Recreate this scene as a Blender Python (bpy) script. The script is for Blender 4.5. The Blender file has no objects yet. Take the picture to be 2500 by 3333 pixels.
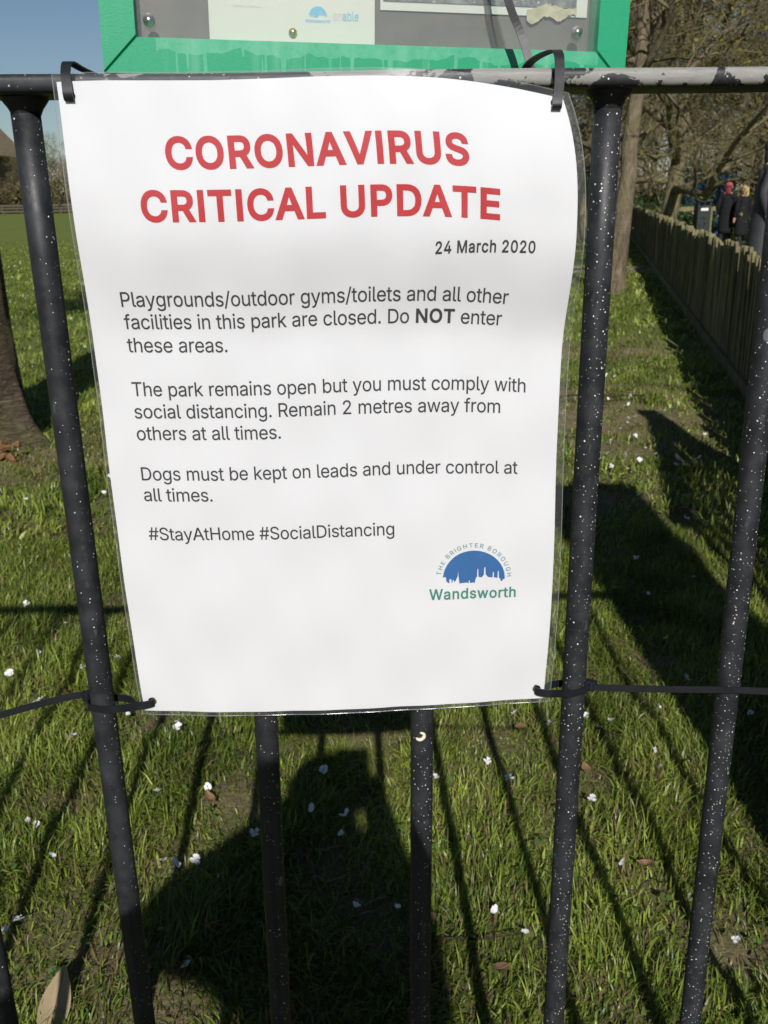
import bpy, bmesh, math, random
import numpy as np
from mathutils import Vector, Matrix, Quaternion
from mathutils.geometry import tessellate_polygon

# ------------------------------------------------------------------ camera, sky, sun, exposure
scene = bpy.context.scene
R = math.radians
CAM = Vector((0.0, -0.6193, 1.09))
cam_data = bpy.data.cameras.new("camera")
cam = bpy.data.objects.new("camera", cam_data)
scene.collection.objects.link(cam)
axR = Vector((0.99943392, -0.02996417, -0.01529647))
axU = Vector((0.02421853, 0.32520711, 0.94533264))
axF = Vector((0.02335159, 0.94516797, -0.3257487))
cam.matrix_world = Matrix(((axR.x, axU.x, -axF.x, CAM.x), (axR.y, axU.y, -axF.y, CAM.y),
                           (axR.z, axU.z, -axF.z, CAM.z), (0, 0, 0, 1)))
cam_data.sensor_fit = 'VERTICAL'
cam_data.sensor_height = 36.0
cam_data.lens = 32.43
cam_data.clip_start = 0.01
cam_data.clip_end = 3000
cam_data.dof.use_dof = True
cam_data.dof.focus_distance = 0.66
cam_data.dof.aperture_fstop = 26.0
scene.camera = cam

SUN_EL = R(33.3)
SUN_AZ = R(180 - 1.1)          # clockwise from +Y: the sun stands behind the camera, a touch to the right
world = bpy.data.worlds.new("World")
scene.world = world
world.use_nodes = True
wn, wl = world.node_tree.nodes, world.node_tree.links
wn.clear()
sky = wn.new("ShaderNodeTexSky")
sky.sky_type = 'NISHITA'
sky.sun_disc = False
sky.sun_elevation = SUN_EL
sky.sun_rotation = SUN_AZ
sky.air_density = 1.0
sky.dust_density = 0.25
sky.ozone_density = 3.2
bg = wn.new("ShaderNodeBackground")
bg.inputs["Strength"].default_value = 0.050
out = wn.new("ShaderNodeOutputWorld")
wl.new(sky.outputs[0], bg.inputs[0])
wl.new(bg.outputs[0], out.inputs[0])

sd = bpy.data.lights.new("sun", 'SUN')
sd.energy = 4.9
sd.angle = R(0.53)
sd.color = (1.0, 0.962, 0.925)
sun = bpy.data.objects.new("sun", sd)
scene.collection.objects.link(sun)
to_sun = Vector((math.sin(SUN_AZ) * math.cos(SUN_EL), math.cos(SUN_AZ) * math.cos(SUN_EL), math.sin(SUN_EL)))
sun.rotation_euler = (-to_sun).to_track_quat('-Z', 'Y').to_euler()
sun.location = (2, -6, 8)

vs = scene.view_settings
vs.view_transform = 'Standard'
vs.look = 'None'
vs.exposure = 0.15
vs.gamma = 1.0
vs.use_curve_mapping = False
scene.cycles.use_denoising = True
scene.cycles.max_bounces = 5
scene.cycles.use_adaptive_sampling = True
scene.cycles.adaptive_threshold = 0.02
scene.cycles.transparent_max_bounces = 24

# ------------------------------------------------------------------ helpers
rnd = random.Random(7)
rng = np.random.default_rng(11)
COL = scene.collection


def link(o, parent=None):
    COL.objects.link(o)
    if parent is not None:
        o.parent = parent
    return o


def tag(o, label=None, cat=None, group=None, kind=None):
    if label: o["label"] = label
    if cat: o["category"] = cat
    if group: o["group"] = group
    if kind: o["kind"] = kind
    return o


def empty(name, loc=(0, 0, 0), rot=(0, 0, 0)):
    o = bpy.data.objects.new(name, None)
    o.empty_display_size = 0.05
    o.location = loc
    o.rotation_euler = rot
    return link(o)


class MB:
    """collects faces of one mesh"""
    def __init__(s):
        s.v, s.f, s.m = [], [], []

    def add(s, verts, faces, mi=0):
        o = len(s.v)
        s.v.extend([tuple(p) for p in verts])
        s.f.extend([tuple(i + o for i in f) for f in faces])
        s.m.extend([mi] * len(faces))
        return s

    def box(s, x0, x1, y0, y1, z0, z1, mi=0):
        V = [(x, y, z) for z in (z0, z1) for y in (y0, y1) for x in (x0, x1)]
        F = [(0, 2, 3, 1), (4, 5, 7, 6), (0, 1, 5, 4), (2, 6, 7, 3), (0, 4, 6, 2), (1, 3, 7, 5)]
        return s.add(V, F, mi)

    def tube(s, pts, rad, n=6, cap=True, mi=0, fn=None):
        pts = [Vector(p) for p in pts]
        if not hasattr(rad, '__len__'): rad = [rad] * len(pts)
        o = len(s.v)
        ref = None
        for i, p in enumerate(pts):
            t = (pts[min(i + 1, len(pts) - 1)] - pts[max(i - 1, 0)])
            t = t.normalized() if t.length > 1e-9 else Vector((0, 0, 1))
            if ref is None:
                ref = Vector((1, 0, 0)) if abs(t.x) < .8 else Vector((0, 1, 0))
            a = (ref - t * ref.dot(t)).normalized()
            b = t.cross(a)
            ref = a
            for k in range(n):
                an = 2 * math.pi * k / n
                r = rad[i] * (fn(i, an) if fn else 1)
                s.v.append(tuple(p + a * (r * math.cos(an)) + b * (r * math.sin(an))))
        for i in range(len(pts) - 1):
            for k in range(n):
                k2 = (k + 1) % n
                s.f.append((o + i * n + k, o + i * n + k2, o + (i + 1) * n + k2, o + (i + 1) * n + k))
                s.m.append(mi)
        if cap:
            s.f.append(tuple(o + k for k in reversed(range(n)))); s.m.append(mi)
            e = o + (len(pts) - 1) * n
            s.f.append(tuple(e + k for k in range(n))); s.m.append(mi)
        return s

    def ribbon(s, pts, wdir, width, thick, mi=0, closed=False):
        pts = [Vector(p) for p in pts]
        n = len(pts)
        o = len(s.v)
        for i, p in enumerate(pts):
            a = pts[(i - 1) % n] if closed else pts[max(i - 1, 0)]
            b = pts[(i + 1) % n] if closed else pts[min(i + 1, n - 1)]
            t = (b - a).normalized()
            w = Vector(wdir[i]) if hasattr(wdir[0], '__len__') else Vector(wdir)
            w = (w - t * w.dot(t)).normalized()
            nn = t.cross(w)
            for sw, sn in ((-1, -1), (1, -1), (1, 1), (-1, 1)):
                s.v.append(tuple(p + w * (sw * width / 2) + nn * (sn * thick / 2)))
        m = n if closed else n - 1
        for i in range(m):
            j = (i + 1) % n
            for k in range(4):
                k2 = (k + 1) % 4
                s.f.append((o + i * 4 + k, o + i * 4 + k2, o + j * 4 + k2, o + j * 4 + k)); s.m.append(mi)
        if not closed:
            s.f.append((o + 3, o + 2, o + 1, o)); s.m.append(mi)
            e = o + (n - 1) * 4
            s.f.append((e, e + 1, e + 2, e + 3)); s.m.append(mi)
        return s

    def lathe(s, prof, n=16, c=(0, 0, 0), mi=0):
        o = len(s.v)
        for r, z in prof:
            for k in range(n):
                a = 2 * math.pi * k / n
                s.v.append((c[0] + r * math.cos(a), c[1] + r * math.sin(a), c[2] + z))
        for i in range(len(prof) - 1):
            for k in range(n):
                k2 = (k + 1) % n
                s.f.append((o + i * n + k, o + i * n + k2, o + (i + 1) * n + k2, o + (i + 1) * n + k)); s.m.append(mi)
        s.f.append(tuple(o + k for k in reversed(range(n)))); s.m.append(mi)
        e = o + (len(prof) - 1) * n
        s.f.append(tuple(e + k for k in range(n))); s.m.append(mi)
        return s

    def mesh(s, name, mats, smooth=False):
        me = bpy.data.meshes.new(name)
        me.from_pydata(s.v, [], s.f)
        for m in (mats if isinstance(mats, (list, tuple)) else [mats]):
            me.materials.append(m)
        me.polygons.foreach_set("material_index", s.m)
        if smooth:
            me.polygons.foreach_set("use_smooth", [True] * len(s.f))
        me.validate()
        me.update()
        return me

    def build(s, name, mats, parent=None, smooth=False, bevel=0, seg=2):
        o = bpy.data.objects.new(name, s.mesh(name, mats, smooth))
        link(o, parent)
        if bevel:
            b = o.modifiers.new("bevel", 'BEVEL')
            b.width = bevel
            b.segments = seg
            b.limit_method = 'ANGLE'
        return o


def np_mesh(name, V, F, mat, tint=None):
    """fast mesh from numpy: V (n,3), F (m,k)"""
    me = bpy.data.meshes.new(name)
    me.vertices.add(len(V))
    me.vertices.foreach_set("co", np.ascontiguousarray(V, np.float32).ravel())
    k = F.shape[1]
    me.loops.add(F.size)
    me.loops.foreach_set("vertex_index", np.ascontiguousarray(F, np.int32).ravel())
    me.polygons.add(len(F))
    me.polygons.foreach_set("loop_start", np.arange(0, F.size, k, dtype=np.int32))
    me.update(calc_edges=True)
    me.materials.append(mat)
    if tint is not None:
        a = me.color_attributes.new("tint", 'FLOAT_COLOR', 'POINT')
        a.data.foreach_set("color", np.ascontiguousarray(np.c_[tint, np.ones(len(tint))], np.float32).ravel())
    return me


def copy_tree(o, parent=None):
    c = o.copy()
    link(c)
    c.parent = parent
    for ch in [x for x in bpy.data.objects if x.parent == o]:
        copy_tree(ch, c)
    return c


# ---------------------------------------------------------------- materials
class NT:
    def __init__(s, name):
        s.m = bpy.data.materials.new(name)
        s.m.use_nodes = True
        s.t = s.m.node_tree
        s.n = s.t.nodes
        s.bsdf = s.n["Principled BSDF"]
        s.out = s.n["Material Output"]

    def new(s, typ, **kw):
        n = s.n.new(typ)
        for k, v in kw.items():
            if k.startswith("i_"):
                key = k[2:]
                key = int(key) if key.isdigit() else key.replace("_", " ")
                s.set(n.inputs[key], v)
            else:
                setattr(n, k, v)
        return n

    def set(s, sock, v):
        if isinstance(v, bpy.types.NodeSocket): s.t.links.new(v, sock)
        elif isinstance(v, bpy.types.Node): s.t.links.new(v.outputs[0], sock)
        else:
            if hasattr(sock.default_value, '__len__') and hasattr(v, '__len__') and len(sock.default_value) == 4 and len(v) == 3:
                v = (*v, 1)
            sock.default_value = v

    def p(s, **kw):
        for k, v in kw.items():
            s.set(s.bsdf.inputs[k.replace("_", " ")], v)
        return s

    def pos(s):
        return s.new("ShaderNodeNewGeometry").outputs["Position"]

    def obj(s):
        return s.new("ShaderNodeTexCoord").outputs["Object"]

    def mapping(s, vec, scale=(1, 1, 1), loc=(0, 0, 0)):
        return s.new("ShaderNodeMapping", i_Vector=vec, i_Scale=scale, i_Location=loc).outputs[0]

    def noise(s, vec, scale, detail=4, rough=.55, col=False, dist=0):
        n = s.new("ShaderNodeTexNoise", i_Vector=vec, i_Scale=scale, i_Detail=detail, i_Roughness=rough, i_Distortion=dist)
        return n.outputs["Color" if col else 0]

    def vor(s, vec, scale, out=0, feature='F1', rand=1.0):
        n = s.new("ShaderNodeTexVoronoi", feature=feature, i_Vector=vec, i_Scale=scale, i_Randomness=rand)
        return n.outputs[out]

    def ramp(s, fac, *stops, interp='LINEAR'):
        n = s.new("ShaderNodeValToRGB", i_Fac=fac)
        n.color_ramp.interpolation = interp
        el = n.color_ramp.elements
        while len(el) < len(stops): el.new(.5)
        for e, (p, c) in zip(el, stops):
            e.position = p
            e.color = (c, c, c, 1) if not hasattr(c, '__len__') else (*c, 1)
        return n.outputs[0]

    def math(s, op, a, b=0.0, clamp=False):
        n = s.new("ShaderNodeMath", operation=op, use_clamp=clamp)
        s.set(n.inputs[0], a); s.set(n.inputs[1], b)
        return n.outputs[0]

    def mix(s, f, a, b, blend='MIX'):
        n = s.new("ShaderNodeMix", data_type='RGBA', blend_type=blend)
        s.set(n.inputs[0], f); s.set(n.inputs[6], a); s.set(n.inputs[7], b)
        return n.outputs[2]

    def sep(s, v):
        return s.new("ShaderNodeSeparateXYZ", i_0=v).outputs

    def bump(s, h, strength=.3, dist=.01):
        n = s.new("ShaderNodeBump", i_Strength=strength, i_Distance=dist, i_Height=h)
        s.set(s.bsdf.inputs["Normal"], n.outputs[0])
        return s


def plain(name, col, rough=.6, spec=.4, metal=0, var=.15, scale=30, bump=0):
    t = NT(name)
    v = t.noise(t.obj(), scale, 5)
    c = t.mix(t.ramp(v, (.3, 0), (.7, 1)), [x * (1 - var) for x in col], [min(1, x * (1 + var)) for x in col])
    t.p(Base_Color=c, Roughness=rough, Specular_IOR_Level=spec, Metallic=metal)
    if bump: t.bump(v, bump, .005)
    return t.m


def leafy(name, base=None, trans=.35, spec=.25, rough=.55):
    """thin leaf: diffuse + translucent, colour from the blade's own tint"""
    t = NT(name)
    if base is None:
        c = t.new("ShaderNodeVertexColor", layer_name="tint").outputs[0]
    else:
        v = t.noise(t.obj(), 3, 3)
        c = t.mix(v, [x * .7 for x in base], [min(1, x * 1.3) for x in base])
    t.p(Base_Color=c, Roughness=rough, Specular_IOR_Level=spec)
    tr = t.new("ShaderNodeBsdfTranslucent", i_Color=c)
    mx = t.new("ShaderNodeMixShader", i_0=trans)
    t.t.links.new(t.bsdf.outputs[0], mx.inputs[1])
    t.t.links.new(tr.outputs[0], mx.inputs[2])
    t.t.links.new(mx.outputs[0], t.out.inputs[0])
    return t.m


def mat_ground():
    t = NT("lawn_soil")
    P = t.pos()
    big = t.noise(P, .35, 4)
    mid = t.noise(P, 4.5, 6, .65)
    fine = t.noise(P, 90, 6, .7)
    soil = t.mix(t.ramp(fine, (.3, 0), (.7, 1)), (.055, .048, .025), (.16, .135, .075))
    thatch = t.mix(t.ramp(t.noise(t.mapping(P, (1, 1, 1)), 160, 3), (.4, 0), (.62, 1)), (.075, .090, .026), (.22, .21, .085))
    near = t.mix(t.ramp(mid, (.42, 0), (.6, 1)), soil, thatch)
    g = t.mix(t.ramp(t.noise(P, 28, 6, .75), (.3, 0), (.72, 1)), (.065, .092, .017), (.175, .205, .050))
    g2 = t.mix(t.ramp(big, (.35, 0), (.65, 1)), (.105, .135, .028), (.140, .165, .042))
    far = t.mix(.5, g, g2)
    y = t.sep(P)[1]
    fy = t.ramp(t.math('DIVIDE', y, 20.0), (.12, 0), (.42, 1))
    grassy = t.mix(fy, near, far)
    patch = t.new("ShaderNodeVertexColor", layer_name="tint").outputs[0]
    pm = t.math('MULTIPLY', t.sep(patch)[0], t.ramp(mid, (.25, .45), (.6, 1)))
    dirt = t.mix(t.ramp(t.noise(P, 14, 6, .7), (.35, 0), (.65, 1)), (.15, .115, .07), (.28, .225, .135))
    t.p(Base_Color=t.mix(pm, grassy, dirt), Roughness=.95, Specular_IOR_Level=.1)
    t.bump(t.noise(P, 40, 8, .7), .6, .03)
    return t.m


def black_paint(name, rail=False):
    """glossy black railing paint with white paint splashes and, on the rail, paint worn through to metal"""
    t = NT(name)
    P = t.pos()
    wear = None
    x, y, z = t.sep(P)[:3]
    nrm = t.new("ShaderNodeNewGeometry").outputs["Normal"]
    nx, ny, nz = t.sep(nrm)[:3]
    n1 = t.noise(P, 60, 6, .6)
    base = t.mix(t.ramp(n1, (.35, 0), (.75, 1)), (.012, .013, .015), (.026, .028, .031))
    rub = t.ramp(t.noise(t.mapping(P, (1, 1, .35)), 150, 6, .75), (.58, 0), (.74, 1))
    base = t.mix(t.math('MULTIPLY', rub, .8), base, (.075, .078, .08))
    rough = t.ramp(n1, (.3, .40), (.7, .65))
    metal = 0.0
    if rail:
        e = t.noise(t.mapping(P, (1, .6, 1.0)), 34, 7, .62, dist=.4)
        xs = t.math('MULTIPLY', t.ramp(t.math('ADD', t.math('MULTIPLY', x, 1.6), .5), (.15, 0), (.62, 1)), .20)
        zz = t.math('MULTIPLY', t.math('SUBTRACT', z, 1.153), 9.0)
        w = t.math('ADD', t.math('ADD', e, xs), zz)
        front = t.ramp(t.math('MULTIPLY', t.math('MAXIMUM', t.math('MULTIPLY', ny, -1.0), nz), 1.0), (.25, 0), (.5, 1))
        wear = t.math('MULTIPLY', t.ramp(w, (.702, 0), (.712, 1)), front)
        mt = t.mix(t.noise(t.mapping(P, (.3, 1, 2)), 260, 6, .7), (.10, .10, .092), (.32, .315, .285))
        base = t.mix(wear, base, mt)
        rough = t.mix(wear, rough, (.55, .55, .55))
    # splashes: denser to the right and on the faces turned right
    dens = t.math('ADD', t.math('MULTIPLY', t.math('POWER', t.math('ADD', x, .50, True), 1.6), 1.75), t.math('MULTIPLY', nx, .30))
    d1 = t.vor(P, 400)
    c1 = t.sep(t.vor(P, 400, 1))
    lim = t.math('MULTIPLY', t.math('ADD', t.math('POWER', c1[1], 2.0), .35), .19)
    on = t.math('MULTIPLY', t.math('LESS_THAN', d1, lim), t.math('LESS_THAN', c1[0], dens))
    d2 = t.vor(P, 140)
    c2 = t.sep(t.vor(P, 140, 1))
    on2 = t.math('MULTIPLY', t.math('LESS_THAN', d2, .085), t.math('LESS_THAN', c2[0], t.math('MULTIPLY', dens, .45)))
    on = t.math('MAXIMUM', on, on2)
    if wear is not None: on = t.math('MULTIPLY', on, t.math('SUBTRACT', 1.0, t.math('MULTIPLY', wear, .85)))
    # a few pale chips
    d3 = t.vor(t.mapping(P, (1, 1, .55)), 42)
    c3 = t.sep(t.vor(t.mapping(P, (1, 1, .55)), 42, 1))
    chip = t.math('MULTIPLY', t.math('LESS_THAN', t.math('ADD', d3, t.math('MULTIPLY', n1, .22)), .205), t.math('LESS_THAN', c3[2], .055))
    base = t.mix(chip, base, (.11, .11, .105))
    base = t.mix(on, base, t.mix(c1[2], (.22, .22, .215), (.70, .70, .68)))
    t.p(Base_Color=base, Roughness=t.mix(on, rough, (.7, .7, .7)), Specular_IOR_Level=.42)
    t.bump(t.math('ADD', n1, t.math('MULTIPLY', on, .5)), .22, .002)
    return t.m


def mat_paper(name, col=(.640, .643, .653)):
    t = NT(name)
    n = t.noise(t.pos(), 120, 3)
    t.p(Base_Color=t.mix(n, [c * .985 for c in col], col), Roughness=.6, Specular_IOR_Level=.25)
    return t.m


def film(name, haze, glossr=.11, bumpy=.03, tintc=(.955, .955, .958)):
    """clear plastic sheet"""
    t = NT(name)
    tr = t.new("ShaderNodeBsdfTransparent", i_Color=tintc)
    df = t.new("ShaderNodeBsdfDiffuse", i_Color=(.8, .82, .82))
    gl = t.new("ShaderNodeBsdfGlossy", i_Roughness=glossr)
    b = t.new("ShaderNodeBump", i_Strength=bumpy, i_Distance=.002, i_Height=t.noise(t.pos(), 35, 3))
    t.set(gl.inputs["Normal"], b.outputs[0])
    fr = t.new("ShaderNodeFresnel", i_IOR=1.45)
    m1 = t.new("ShaderNodeMixShader", i_0=haze)
    t.t.links.new(tr.outputs[0], m1.inputs[1]); t.t.links.new(df.outputs[0], m1.inputs[2])
    m2 = t.new("ShaderNodeMixShader", i_0=fr.outputs[0])
    t.t.links.new(m1.outputs[0], m2.inputs[1]); t.t.links.new(gl.outputs[0], m2.inputs[2])
    t.t.links.new(m2.outputs[0], t.out.inputs[0])
    return t.m


def mat_green():
    t = NT("green_powder_coat")
    O = t.obj()
    x, y, z = t.sep(O)[:3]
    base = t.mix(t.noise(O, 500, 3), (.008, .235, .110), (.013, .285, .135))
    # chalky runs left by rain water down the bottom rail
    edge = t.math('ADD', .0085, t.math('MULTIPLY', t.ramp(t.noise(t.mapping(O, (1, .01, .01)), 26, 3), (.3, 0), (.7, 1)), .010))
    zone = t.math('GREATER_THAN', z, edge)
    runs = t.math('GREATER_THAN', t.noise(t.mapping(O, (1, .02, .06)), 150, 2), .585)
    band = t.math('MULTIPLY', t.math('MAXIMUM', zone, runs), t.math('LESS_THAN', z, .0232))
    inx = t.math('GREATER_THAN', x, -.148)
    band = t.math('MULTIPLY', band, t.math('MULTIPLY', inx, t.math('LESS_THAN', x, .162)))
    c = t.mix(t.math('MULTIPLY', t.math('MULTIPLY', band, t.ramp(t.noise(O, 90, 5, .7), (.3, .25), (.75, .9))), .5), base, (.20, .50, .35))
    streak = t.ramp(t.noise(t.mapping(O, (1, 1, .12)), 70, 4), (.55, 0), (.75, .3))
    c = t.mix(streak, c, (.22, .46, .33))
    grime = t.ramp(t.noise(O, 220, 6, .75), (.62, 0), (.70, .55))
    c = t.mix(grime, c, (.015, .16, .085))
    t.p(Base_Color=c, Roughness=.42, Specular_IOR_Level=.4)
    t.bump(t.noise(O, 900, 2), .08, .001)
    return t.m


def mat_backing():
    t = NT("weathered_backing")
    O = t.obj()
    c = t.mix(t.ramp(t.noise(O, 18, 6, .7), (.3, 0), (.7, 1)), (.055, .048, .042), (.13, .11, .09))
    c = t.mix(t.ramp(t.noise(t.mapping(O, (.4, 1, 1)), 60, 5), (.55, 0), (.7, .4)), c, (.18, .12, .075))
    t.p(Base_Color=c, Roughness=.6)
    return t.m


def mat_bark(name, a, b, ring=False, scale=14):
    t = NT(name)
    O = t.obj()
    n = t.noise(t.mapping(O, (1, 1, .35 if not ring else 3.2)), scale, 8, .68, dist=.6)
    c = t.mix(t.ramp(n, (.32, 0), (.68, 1)), a, b)
    c = t.mix(t.ramp(t.noise(O, 5, 5), (.52, 0), (.68, .55)), c, [b[0] * .75, b[1] * .95, b[2] * .55])
    h = n
    if ring:
        l = t.ramp(t.noise(t.mapping(O, (2.2, 2.2, 26)), 3.2, 4, .6, dist=.5), (.56, 0), (.64, 1))
        c = t.mix(t.math('MULTIPLY', l, .65), c, [x * 1.9 for x in b])
        h = t.math('ADD', n, t.math('MULTIPLY', l, .5))
    t.p(Base_Color=c, Roughness=.9, Specular_IOR_Level=.15)
    t.bump(h, 1.0, .05)
    return t.m


def mat_wood(name, a, b):
    t = NT(name)
    O = t.pos()
    n = t.noise(t.mapping(O, (1, 1, .08)), 60, 6, .65)
    c = t.mix(t.ramp(n, (.3, 0), (.7, 1)), a, b)
    rd = t.new('ShaderNodeObjectInfo').outputs['Random']
    c = t.mix(t.math('MULTIPLY', rd, .55), c, (a[0] * .9, a[1] * .85, a[2] * .8))
    c = t.mix(t.ramp(t.noise(O, 7, 5), (.5, 0), (.7, .6)), c, (b[0] * .8, b[1] * 1.0, b[2] * .5))
    t.p(Base_Color=c, Roughness=.9, Specular_IOR_Level=.1)
    t.bump(n, .4, .006)
    return t.m


M = dict(
    ground=mat_ground(), bar=black_paint("black_railing_paint"), rail=black_paint("worn_rail_paint", True),
    paper=mat_paper("white_paper"), paper2=mat_paper("cream_notice_paper", (.62, .61, .55)),
    film=film("laminate", .035), filmedge=film("laminate_edge", .09), pane=film("acrylic_pane", .05, .12, .02, (.92, .94, .93)),
    red=plain("red_ink", (.42, .008, .013), .55, .2, var=.04, scale=200),
    ink=plain("black_ink", (.016, .017, .020), .55, .25, var=.1, scale=200),
    blue=plain("blue_ink", (.008, .10, .29), .55, .2, var=.05, scale=200),
    teal=plain("green_ink", (.030, .19, .15), .55, .2, var=.05, scale=200),
    paleblue=plain("faded_blue_ink", (.16, .42, .60), .6, .2, var=.05, scale=200),
    palegrey=plain("faded_grey_ink", (.50, .51, .50), .6, .2, var=.05, scale=200),
    tie=plain("black_nylon", (.010, .011, .014), .46, .35, var=.2, scale=80, bump=.05),
    green=mat_green(), backing=mat_backing(),
    steel=plain("zinc_steel", (.55, .55, .52), .35, .5, .9, var=.15, scale=200, bump=.05),
    brass=plain("brass", (.55, .42, .14), .28, .5, 1.0, var=.15, scale=200),
    tape=plain("old_masking_tape", (.48, .43, .28), .7, .2, var=.25, scale=90, bump=.2),
    blade=leafy("grass_blade", trans=.42, spec=.4, rough=.40),
    petal=leafy("petal", (.86, .85, .83), trans=.3, spec=.15),
    dryleaf=leafy("dry_leaf", (.20, .125, .065), trans=.15, spec=.2),
    drypale=leafy("pale_dry_leaf", (.33, .26, .155), trans=.15, spec=.2),
    twig=mat_bark("twig_bark", (.05, .035, .025), (.13, .10, .07), scale=60),
    cherry=mat_bark("cherry_bark", (.045, .033, .023), (.20, .155, .105), ring=True, scale=22),
    bark=mat_bark("pale_bark", (.075, .060, .040), (.235, .190, .125), scale=18),
    branch=mat_bark("branch_bark", (.070, .058, .034), (.22, .185, .105), scale=9),
    bud=leafy("bud_leaf", trans=.4), bush=leafy("bush_leaf", trans=.25),
    picket=mat_wood("weathered_picket", (.075, .064, .038), (.27, .235, .13)),
    path=plain("path_tarmac", (.26, .215, .185), .9, .1, var=.18, scale=40, bump=.1),
)

# ================================================================== SETTING
def sstep(a, b, x):
    t = np.clip((np.asarray(x, float) - a) / (b - a), 0, 1)
    return t * t * (3 - 2 * t)


FX0, FSL = 1.066, 0.2503          # the picket fence's base line: x = FX0 + FSL * y
_ph = rng.uniform(0, 6.28, (14, 2)); _fr = rng.uniform(.7, 1.6, (14, 2)) * rng.choice([-1, 1], (14, 2))


def wob(x, y, s):
    """cheap smooth noise, about -1..1"""
    x = np.asarray(x, float) * s; y = np.asarray(y, float) * s
    r = 0
    for i in range(7):
        r = r + np.sin(x * _fr[i, 0] * (1 + i * .37) + y * _fr[i, 1] * (1 + i * .29) + _ph[i, 0]
                       + 1.3 * np.sin(x * _fr[i + 7, 0] * .6 - y * _fr[i + 7, 1] * .7 + _ph[i, 1]))
    return r / 3.6


def terrain(x, y):
    d = np.asarray(x, float) - (FX0 + FSL * np.asarray(y, float))
    dip = -.48 * sstep(.5, 3.2, d) - .18 * sstep(3.2, 9, d)
    dip = dip * sstep(5, 12, y)
    return dip + .008 * wob(x, y, 5.0) * sstep(-.2, .6, y) * (1 - sstep(20, 40, y))


PATCH = [(.03, 1.05, .13, .07, 1), (-.39, .49, .11, .05, .75), (-.26, .86, .09, .035, .8), (-.45, 1.14, .07, .045, .8),
         (-.57, .87, .10, .05, .6), (-.45, .67, .10, .05, .5), (-.33, .40, .10, .07, .9), (.18, .81, .06, .05, .7),
         (.44, 1.02, .10, .05, .55), (.50, .45, .09, .06, .85), (.69, 1.37, .07, .07, .8), (.17, .925, .07, .03, .6),
         (.46, .91, .12, .05, .4), (1.05, 3.95, 1.1, .42, .85), (1.25, 3.35, .55, .22, .6), (1.6, 5.95, 1.5, .34, .85),
         (.85, 2.62, .25, .10, .8), (.3, 4.6, 1.2, .4, .3), (-1.5, 3.35, .45, .3, .5), (1.3, 4.55, .7, .2, .5)]


def bare(x, y):
    x = np.asarray(x, float); y = np.asarray(y, float)
    w = np.zeros_like(x)
    for px, py, rx, ry, s in PATCH:
        d = ((x - px) / rx) ** 2 + ((y - py) / ry) ** 2
        w = np.maximum(w, (s if py > 2 else s * .8) * np.exp(-d * (1.1 if py > 2 else 1.7)))
    return np.clip(w + .20 * wob(x, y, 9) * (w > .05), 0, 1)


def axis(dense0, dense1, step, far, grow=1.22):
    a = list(np.arange(dense0, dense1 + 1e-6, step))
    s = step
    while a[-1] < far: s *= grow; a.append(a[-1] + s)
    s = step
    while a[0] > -far: s *= grow; a.insert(0, a[0] - s)
    return np.array(a)


gx, gy = axis(-3, 5, .07, 900), axis(-.6, 8, .07, 900)
GX, GY = np.meshgrid(gx, gy)
V = np.stack([GX, GY, terrain(GX, GY)], -1).reshape(-1, 3)
nx_, ny_ = len(gx), len(gy)
idx = np.arange(nx_ * ny_).reshape(ny_, nx_)
F = np.stack([idx[:-1, :-1], idx[:-1, 1:], idx[1:, 1:], idx[1:, :-1]], -1).reshape(-1, 4)
pt = bare(V[:, 0], V[:, 1])
gme = np_mesh("ground", V, F, M['ground'], np.stack([pt, pt, pt], -1))
gme.polygons.foreach_set("use_smooth", [True] * len(F))
tag(link(bpy.data.objects.new("ground", gme)), kind="structure")

# tarmac path that crosses behind the trees
pc = [(34, 9.5), (20, 11.4), (10, 12.6), (4.2, 13.0), (1.2, 13.9), (.3, 17), (.5, 30), (1.5, 55), (3, 84)]
pm = MB()
pts = []
for i in range(len(pc) - 1):
    for k in range(8):
        t = k / 8
        p0, p1, p2, p3 = pc[max(i - 1, 0)], pc[i], pc[i + 1], pc[min(i + 2, len(pc) - 1)]
        pts.append([.5 * (2 * p1[j] + (p2[j] - p0[j]) * t + (2 * p0[j] - 5 * p1[j] + 4 * p2[j] - p3[j]) * t * t
                          + (3 * p1[j] - p0[j] - 3 * p2[j] + p3[j]) * t ** 3) for j in (0, 1)])
pv = []
for i, p in enumerate(pts):
    q0, q1 = Vector(pts[max(i - 1, 0)]), Vector(pts[min(i + 1, len(pts) - 1)])
    n = (q1 - q0).normalized(); n = Vector((-n.y, n.x))
    for s in (-.62, -.2, .2, .62):
        x, y = p[0] + n.x * s, p[1] + n.y * s
        pv.append((x, y, float(terrain(x, y)) + .012))
pm.add(pv, [(i * 4 + k, i * 4 + k + 1, i * 4 + k + 5, i * 4 + k + 4) for i in range(len(pts) - 1) for k in range(3)])
tag(pm.build("path", M['path'], smooth=True), kind="structure")


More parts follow.
